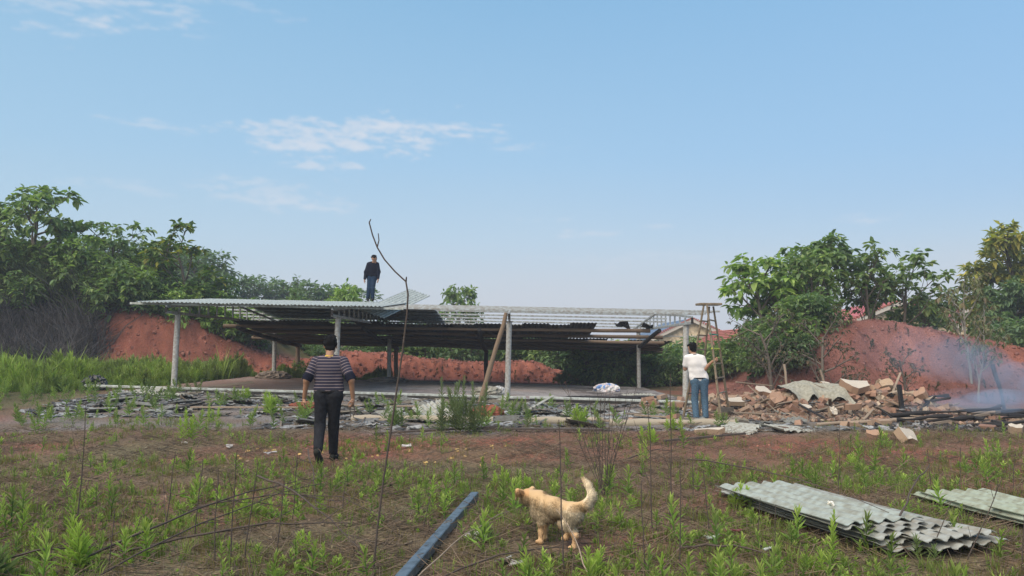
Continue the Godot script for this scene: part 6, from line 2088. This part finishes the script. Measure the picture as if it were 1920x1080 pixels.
func build_ground_cover() -> void:
	var r := RandomNumberGenerator.new()
	r.seed = 66
	var pick := func(d0: float, d1: float, p: float) -> Vector2:   # a spot inside the view and a step beside it
		var d := lerpf(d0, d1, pow(r.randf(), p))
		var x := r.randf_range(-1, 1) * (d * 0.68 + 1.2)
		if absf(x - 0.32) < 0.3 and d > 5.95 and d < 6.5: d += 0.8      # trodden by the dog
		if d < 8.5 and absf(x - lerpf(-0.78, -0.385, (d - 4.7) / 3.6)) < 0.1: x -= 0.25      # under the steel tube
		for q in [[2.85, 7.2, 1.35], [4.66, 7.35, 1.0]]:      # under the sheets
			var along_z: float = (q[1] - d) * 0.96 + (x - q[0]) * 0.27
			var across: float = (x - q[0]) * 0.96 - (q[1] - d) * 0.27
			if absf(along_z) < q[2] and absf(across) < 0.42: x += 0.9 * signf(across)
		return Vector2(x, d)
	# leafy weeds
	var wm := []
	for k in 4:
		wm.append(weed_mesh(800 + k, [0.16, 0.07, 0.22, 0.09][k], [16, 16, 26, 10][k], [0.065, 0.05, 0.085, 0.055][k], [0.24, 0.55, 0.2, 0.42][k], Color(0.5, 0.75, 0.6), Color(1, 1, 1), 0.15))
	for v in 4:
		var xf := []
		var co := []
		for k in [3600, 5600, 2000, 9000][v]:
			var s: Vector2 = pick.call(4.0, 18.5, 1.25)
			var g := green_amount(s.x, s.y)
			if r.randf() > g * g * [1.0, 0.8, 1.0, 0.62][v] * clampf(0.9 + 2.4 * nz2.get_noise_2d(s.x * 85.0, s.y * 85.0 + 40.0), 0.05, 1.5) or land(s.x, s.y) > 0.6:
				continue
			xf.append(Transform3D(turn(r.randf() * 360, r.randf_range(-8, 8), r.randf_range(-8, 8)).scaled(Vector3.ONE * (0.45 + 1.5 * pow(r.randf(), 2.5))), on(s.x, s.y)))
			co.append(Color(0.42, 0.54, 0.13).lerp(Color(0.24, 0.31, 0.1), r.randf()) * r.randf_range(0.7, 1.15))
		var o := many(["leafy_weeds", "low_weeds", "upright_weeds", "seedlings"][v], wm[v], M.leaf, xf, co)
		tag(o, ["short leafy weeds growing all over the yard", "low bright weeds scattered over the yard", "upright young weeds scattered over the yard", "tiny seedlings covering the damp soil of the yard"][v], "weeds", "", "stuff")
	# rank weeds standing in the debris and left of it
	var dw := weed_mesh(850, 0.5, 34, 0.17, 0.17, Color(0.6, 0.75, 0.7), Color(1, 1, 1), 0.2)
	var dxf := []
	var dco := []
	for k in 900:
		var x := r.randf_range(-16.5, 4.5)
		var d := r.randf_range(14.6, 20.5) if x > -9.0 else r.randf_range(15.5, 23.5)
		var patch := nz.get_noise_2d(x * 70.0 + 900.0, d * 70.0)
		if patch < (0.24 if x > -8.0 else (-0.05 if x > -11.5 else -0.5)): continue
		dxf.append(Transform3D(turn(r.randf() * 360, r.randf_range(-10, 10), 0).scaled(Vector3.ONE * r.randf_range(0.45, 1.1)), on(x, d)))
		dco.append(Color(0.33, 0.43, 0.13).lerp(Color(0.2, 0.26, 0.11), r.randf()) * r.randf_range(0.75, 1.15))
	var dob := many("rank_weeds", dw, M.leaf, dxf, dco)
	tag(dob, "rank leafy weeds growing through the debris strip", "weeds", "", "stuff")
	# grass blades
	for v in 2:
		var m := tuft_mesh(900 + v, [0.11, 0.075][v], [12, 16][v], [0.12, 0.2][v], Color(0.8, 1.0, 0.8), Color(1.1, 1, 0.9), 0.006)
		var xf := []
		var co := []
		for k in [3000, 6500][v]:
			var s: Vector2 = pick.call(3.8, 17.0, 1.2)
			var g := green_amount(s.x, s.y)
			if r.randf() > g + (0.1 if v == 1 else 0.0):
				continue
			xf.append(Transform3D(turn(r.randf() * 360).scaled(Vector3.ONE * r.randf_range(0.6, 1.4)), on(s.x, s.y)))
			var dry := r.randf() < (0.25 if v == 0 else 0.5)
			co.append((Color(0.21, 0.17, 0.09) if dry else Color(0.23, 0.29, 0.085)) * r.randf_range(0.7, 1.2))
		var o := many(["grass", "short_grass"][v], m, M.leaf, xf, co)
		tag(o, ["loose green grass tufts over the yard", "short mixed green and dry grass over the yard"][v], "grass", "", "stuff")
	# dry stems and straw
	var mb := MB.new()
	for k in 7:
		var a := Vector3(r.randf_range(-0.16, 0.16), r.randf_range(0.0, 0.02), r.randf_range(-0.16, 0.16))
		var dd := Vector3(r.randf_range(-1, 1), r.randf_range(-0.08, 0.16), r.randf_range(-0.6, 0.6)).normalized()
		mb.col = Color(1, 1, 1) * r.randf_range(0.55, 1.15)
		mb.tube(PackedVector3Array([a, a + dd * 0.1, a + dd * r.randf_range(0.14, 0.3) + UP * 0.012]), PackedFloat32Array([0.003, 0.003, 0.002]), 3, false)
	var xf := []
	var co := []
	for k in 6000:
		var s: Vector2 = pick.call(3.8, 15.5, 1.1)
		if r.randf() > 0.75 + nz.get_noise_2d(s.x * 30.0, s.y * 30.0):
			continue
		xf.append(Transform3D(turn(r.randf() * 360).scaled(Vector3.ONE * r.randf_range(0.6, 1.3)), on(s.x, s.y, 0.006)))
		co.append(Color(0.24, 0.18, 0.12).lerp(Color(0.08, 0.06, 0.045), r.randf()) * r.randf_range(0.7, 1.1))
	var o := many("dry_stems", mb.mesh(), M.twig, xf, co)
	tag(o, "dry brown stems and straw littering the soil", "litter", "", "stuff")
	# soil crumbs
	xf = []; co = []
	for k in 7000:
		var s: Vector2 = pick.call(3.8, 15.0, 1.2)
		xf.append(Transform3D(turn(r.randf() * 360, r.randf() * 60, r.randf() * 60).scaled(Vector3.ONE * r.randf_range(0.15, 0.7)), on(s.x, s.y, 0.0)))
		var h := land(s.x, s.y)
		co.append(land_color(s.x, s.y, h) * r.randf_range(0.7, 1.35))
	o = many("soil_crumbs", brick_mesh(12, Vector3(0.06, 0.04, 0.05), 0.3, Color(1, 1, 1)), M.shard, xf, co)
	tag(o, "crumbs of earth over the bare soil", "soil", "", "stuff")
	# tall grass left of the slab and at the bank foot
	for v in 3:
		var m := tuft_mesh(920 + v, [0.75, 0.5, 0.32][v], [16, 18, 14][v], [0.5, 0.5, 0.4][v], Color(0.75, 1, 0.8), Color(1.15, 1, 0.9), 0.017) if v < 2 else weed_mesh(930, 0.6, 30, 0.2, 0.24, Color(0.6, 0.8, 0.7), Color(1, 1, 1), 0.2)
		xf = []; co = []
		for k in [1700, 4500, 9000][v]:
			var d := r.randf_range(21.0, 36.0)
			var x := r.randf_range(-0.72 * d - 1.0, -11.1)
			if r.randf() < 0.25:
				d = r.randf_range(32.8, 33.5)
				x = r.randf_range(-13.0, -5.0)
				if v == 0: continue
			if d < 23.0 + nz.get_noise_2d(x * 30.0, 7.0) * 2.0 and x > -12.5: continue
			if d > 33.4 and x > -18.5: continue
			var edge := smoothstep(20.0, 24.5, d + nz2.get_noise_2d(x * 40.0, d * 40.0) * 3.0)
			if r.randf() > edge + 0.15: continue
			xf.append(Transform3D(turn(r.randf() * 360, r.randf_range(-8, 8), 0).scaled(Vector3.ONE * r.randf_range(0.45, 1.3) * (0.7 if x > -11.0 else 1.0) * (0.85 + 1.1 * nz.get_noise_2d(x * 60.0, d * 60.0))), on(x, d)))
			var far := smoothstep(28.0, 34.0, d)
			co.append(Color(0.33, 0.43, 0.11).lerp(Color(0.19, 0.23, 0.095), clampf(r.randf() * 0.7 + far * 0.4 + nz2.get_noise_2d(x * 40.0, d * 40.0), 0, 1)) * r.randf_range(0.6, 1.2))
		o = many(["tall_grass", "meadow_grass", "meadow_weeds"][v], m, M.leaf, xf, co)
		tag(o, ["tall green grass on the left below the hill", "rank green grass left of the slab", "leafy green weeds in the grass on the left"][v], "grass", "", "stuff")
	# dead grey brush on the hillside, green sedge above it
	for v in 2:
		var m := MB.new()
		for k in 14:
			var a := Vector3(r.randf_range(-0.4, 0.4), 0, r.randf_range(-0.4, 0.4))
			var dd := (UP + Vector3(r.randf_range(-0.7, 0.7), 0, r.randf_range(-0.1, 0.7))).normalized()
			m.col = Color(1, 1, 1) * r.randf_range(0.6, 1.5)
			var h := r.randf_range(0.7, 2.0)
			m.tube(PackedVector3Array([a, a + dd * h * 0.6, a + dd * h + Vector3(dd.x * 0.4, -0.15, 0.15)]), PackedFloat32Array([0.017, 0.013, 0.006]), 3, false)
			if v == 1:
				for q in 2:
					var e := a + dd * h * r.randf_range(0.3, 0.8)
					m.leaf(e, (dd + wild(r)).normalized(), UP.cross(dd).normalized(), 0.35, 0.035, 0.1, true)
		xf = []; co = []
		for k in 1700:
			var d := r.randf_range(32.2, 37.0)
			var x := r.randf_range(-0.72 * d - 1.0, -17.3)
			var up := land(x, d)
			var green := smoothstep(2.6, 3.7, up + nz2.get_noise_2d(x * 40.0, d * 40.0) * 1.4)
			if x > -19.0 and r.randf() < smoothstep(-19.0, -17.6, x): continue
			if (v == 1) != (r.randf() < green): continue
			xf.append(Transform3D(turn(r.randf() * 360).scaled(Vector3.ONE * r.randf_range(0.7, 1.3)), on(x, d)))
			co.append(Color(0.056, 0.053, 0.054) * r.randf_range(0.3, 2.6) if v == 0 else Color(0.12, 0.165, 0.07) * r.randf_range(0.6, 1.25))
		o = many(["dead_brush", "hill_sedge"][v], m.mesh(), M.twig if v == 0 else M.leaf, xf, co)
		tag(o, ["dark grey dead brush covering the hillside on the left", "grey green reedy grass above the dead brush"][v], ["brush", "grass"][v], "", "stuff")
	# clods on the cut banks
	xf = []; co = []
	for k in 9000:
		var x := 0.0
		var d := 0.0
		if k < 5200:
			x = r.randf_range(-18.5, 3.0)
			d = r.randf_range(33.6, 40.0)
			if bank_amount(x, d) < 0.06: continue
		else:
			x = r.randf_range(7.6, 19.5)
			d = r.randf_range(24.3, 30.0)
			if mound_amount(x, d) < 0.05: continue
		var hh := land(x, d)
		xf.append(Transform3D(turn(r.randf() * 360, r.randf() * 90, r.randf() * 90).scaled(Vector3.ONE * (0.2 + pow(r.randf(), 3.0) * (1.7 if k < 5200 else 1.1))), on(x, d, -0.01)))
		co.append(land_color(x, d, hh) * r.randf_range(0.8, 1.2))
	o = many("earth_clods", brick_mesh(13, Vector3(0.1, 0.07, 0.09), 0.3, Color(1, 1, 1)), M.shard, xf, co)
	tag(o, "clods of red earth over the cut banks and the mound", "earth", "", "stuff")
	# sprigs on the cut banks and the mound
	xf = []; co = []
	var sm := weed_mesh(940, 0.35, 14, 0.14, 0.4, Color(0.8, 0.9, 0.8), Color(1, 1, 1), 0.3)
	for k in 110:
		var x := r.randf_range(-18.0, 2.0) if k < 50 else r.randf_range(8.0, 18.5)
		var d := r.randf_range(34.0, 38.5) if k < 50 else r.randf_range(24.5, 28.0)
		xf.append(Transform3D(turn(r.randf() * 360, r.randf_range(0, 40), 0).scaled(Vector3.ONE * r.randf_range(0.5, 1.2)), on(x, d)))
		co.append((Color(0.07, 0.1, 0.04) if k < 50 else Color(0.07, 0.08, 0.05)) * r.randf_range(0.7, 1.3))
	o = many("bank_sprigs", sm, M.leaf, xf, co)
	tag(o, "small sprigs of weed rooted in the red cut banks", "weeds", "", "stuff")


func build_smoke() -> void:
	var s := thing("smoke", "pale blue smoke drifting up left from the burnt ground at the right", "smoke")
	s.set_meta("kind", "stuff")
	var r := RandomNumberGenerator.new()
	r.seed = 91
	var puffs := []
	for k in 9:      # rising off the fire
		var t := k / 8.0
		puffs.append([12.7 - 1.9 * t * t + r.randf_range(-0.2, 0.2), 0.4 + 1.25 * t + r.randf_range(-0.1, 0.1), 18.6 + 3.6 * t, lerpf(0.8, 2.2, t), lerpf(0.8, 1.5, t), lerpf(0.8, 1.4, t), lerpf(0.75, 0.05, sqrt(t))])
	for k in 11:     # hanging low over the embers
		puffs.append([r.randf_range(9.4, 14.0), r.randf_range(0.2, 0.45), r.randf_range(16.2, 19.4), r.randf_range(0.9, 2.2), r.randf_range(0.3, 0.6), r.randf_range(0.5, 1.0), r.randf_range(0.15, 0.45)])
	for p in puffs:
		var f := FogVolume.new()
		f.shape = RenderingServer.FOG_VOLUME_SHAPE_ELLIPSOID
		f.size = Vector3(p[3], p[4], p[5])
		f.position = Vector3(p[0], p[1], -p[2])
		var m := FogMaterial.new()
		m.albedo = Color(0.72, 0.82, 0.95)
		m.density = p[6]
		f.material = m
		f.name = "puff"
		s.add_child(f, true)
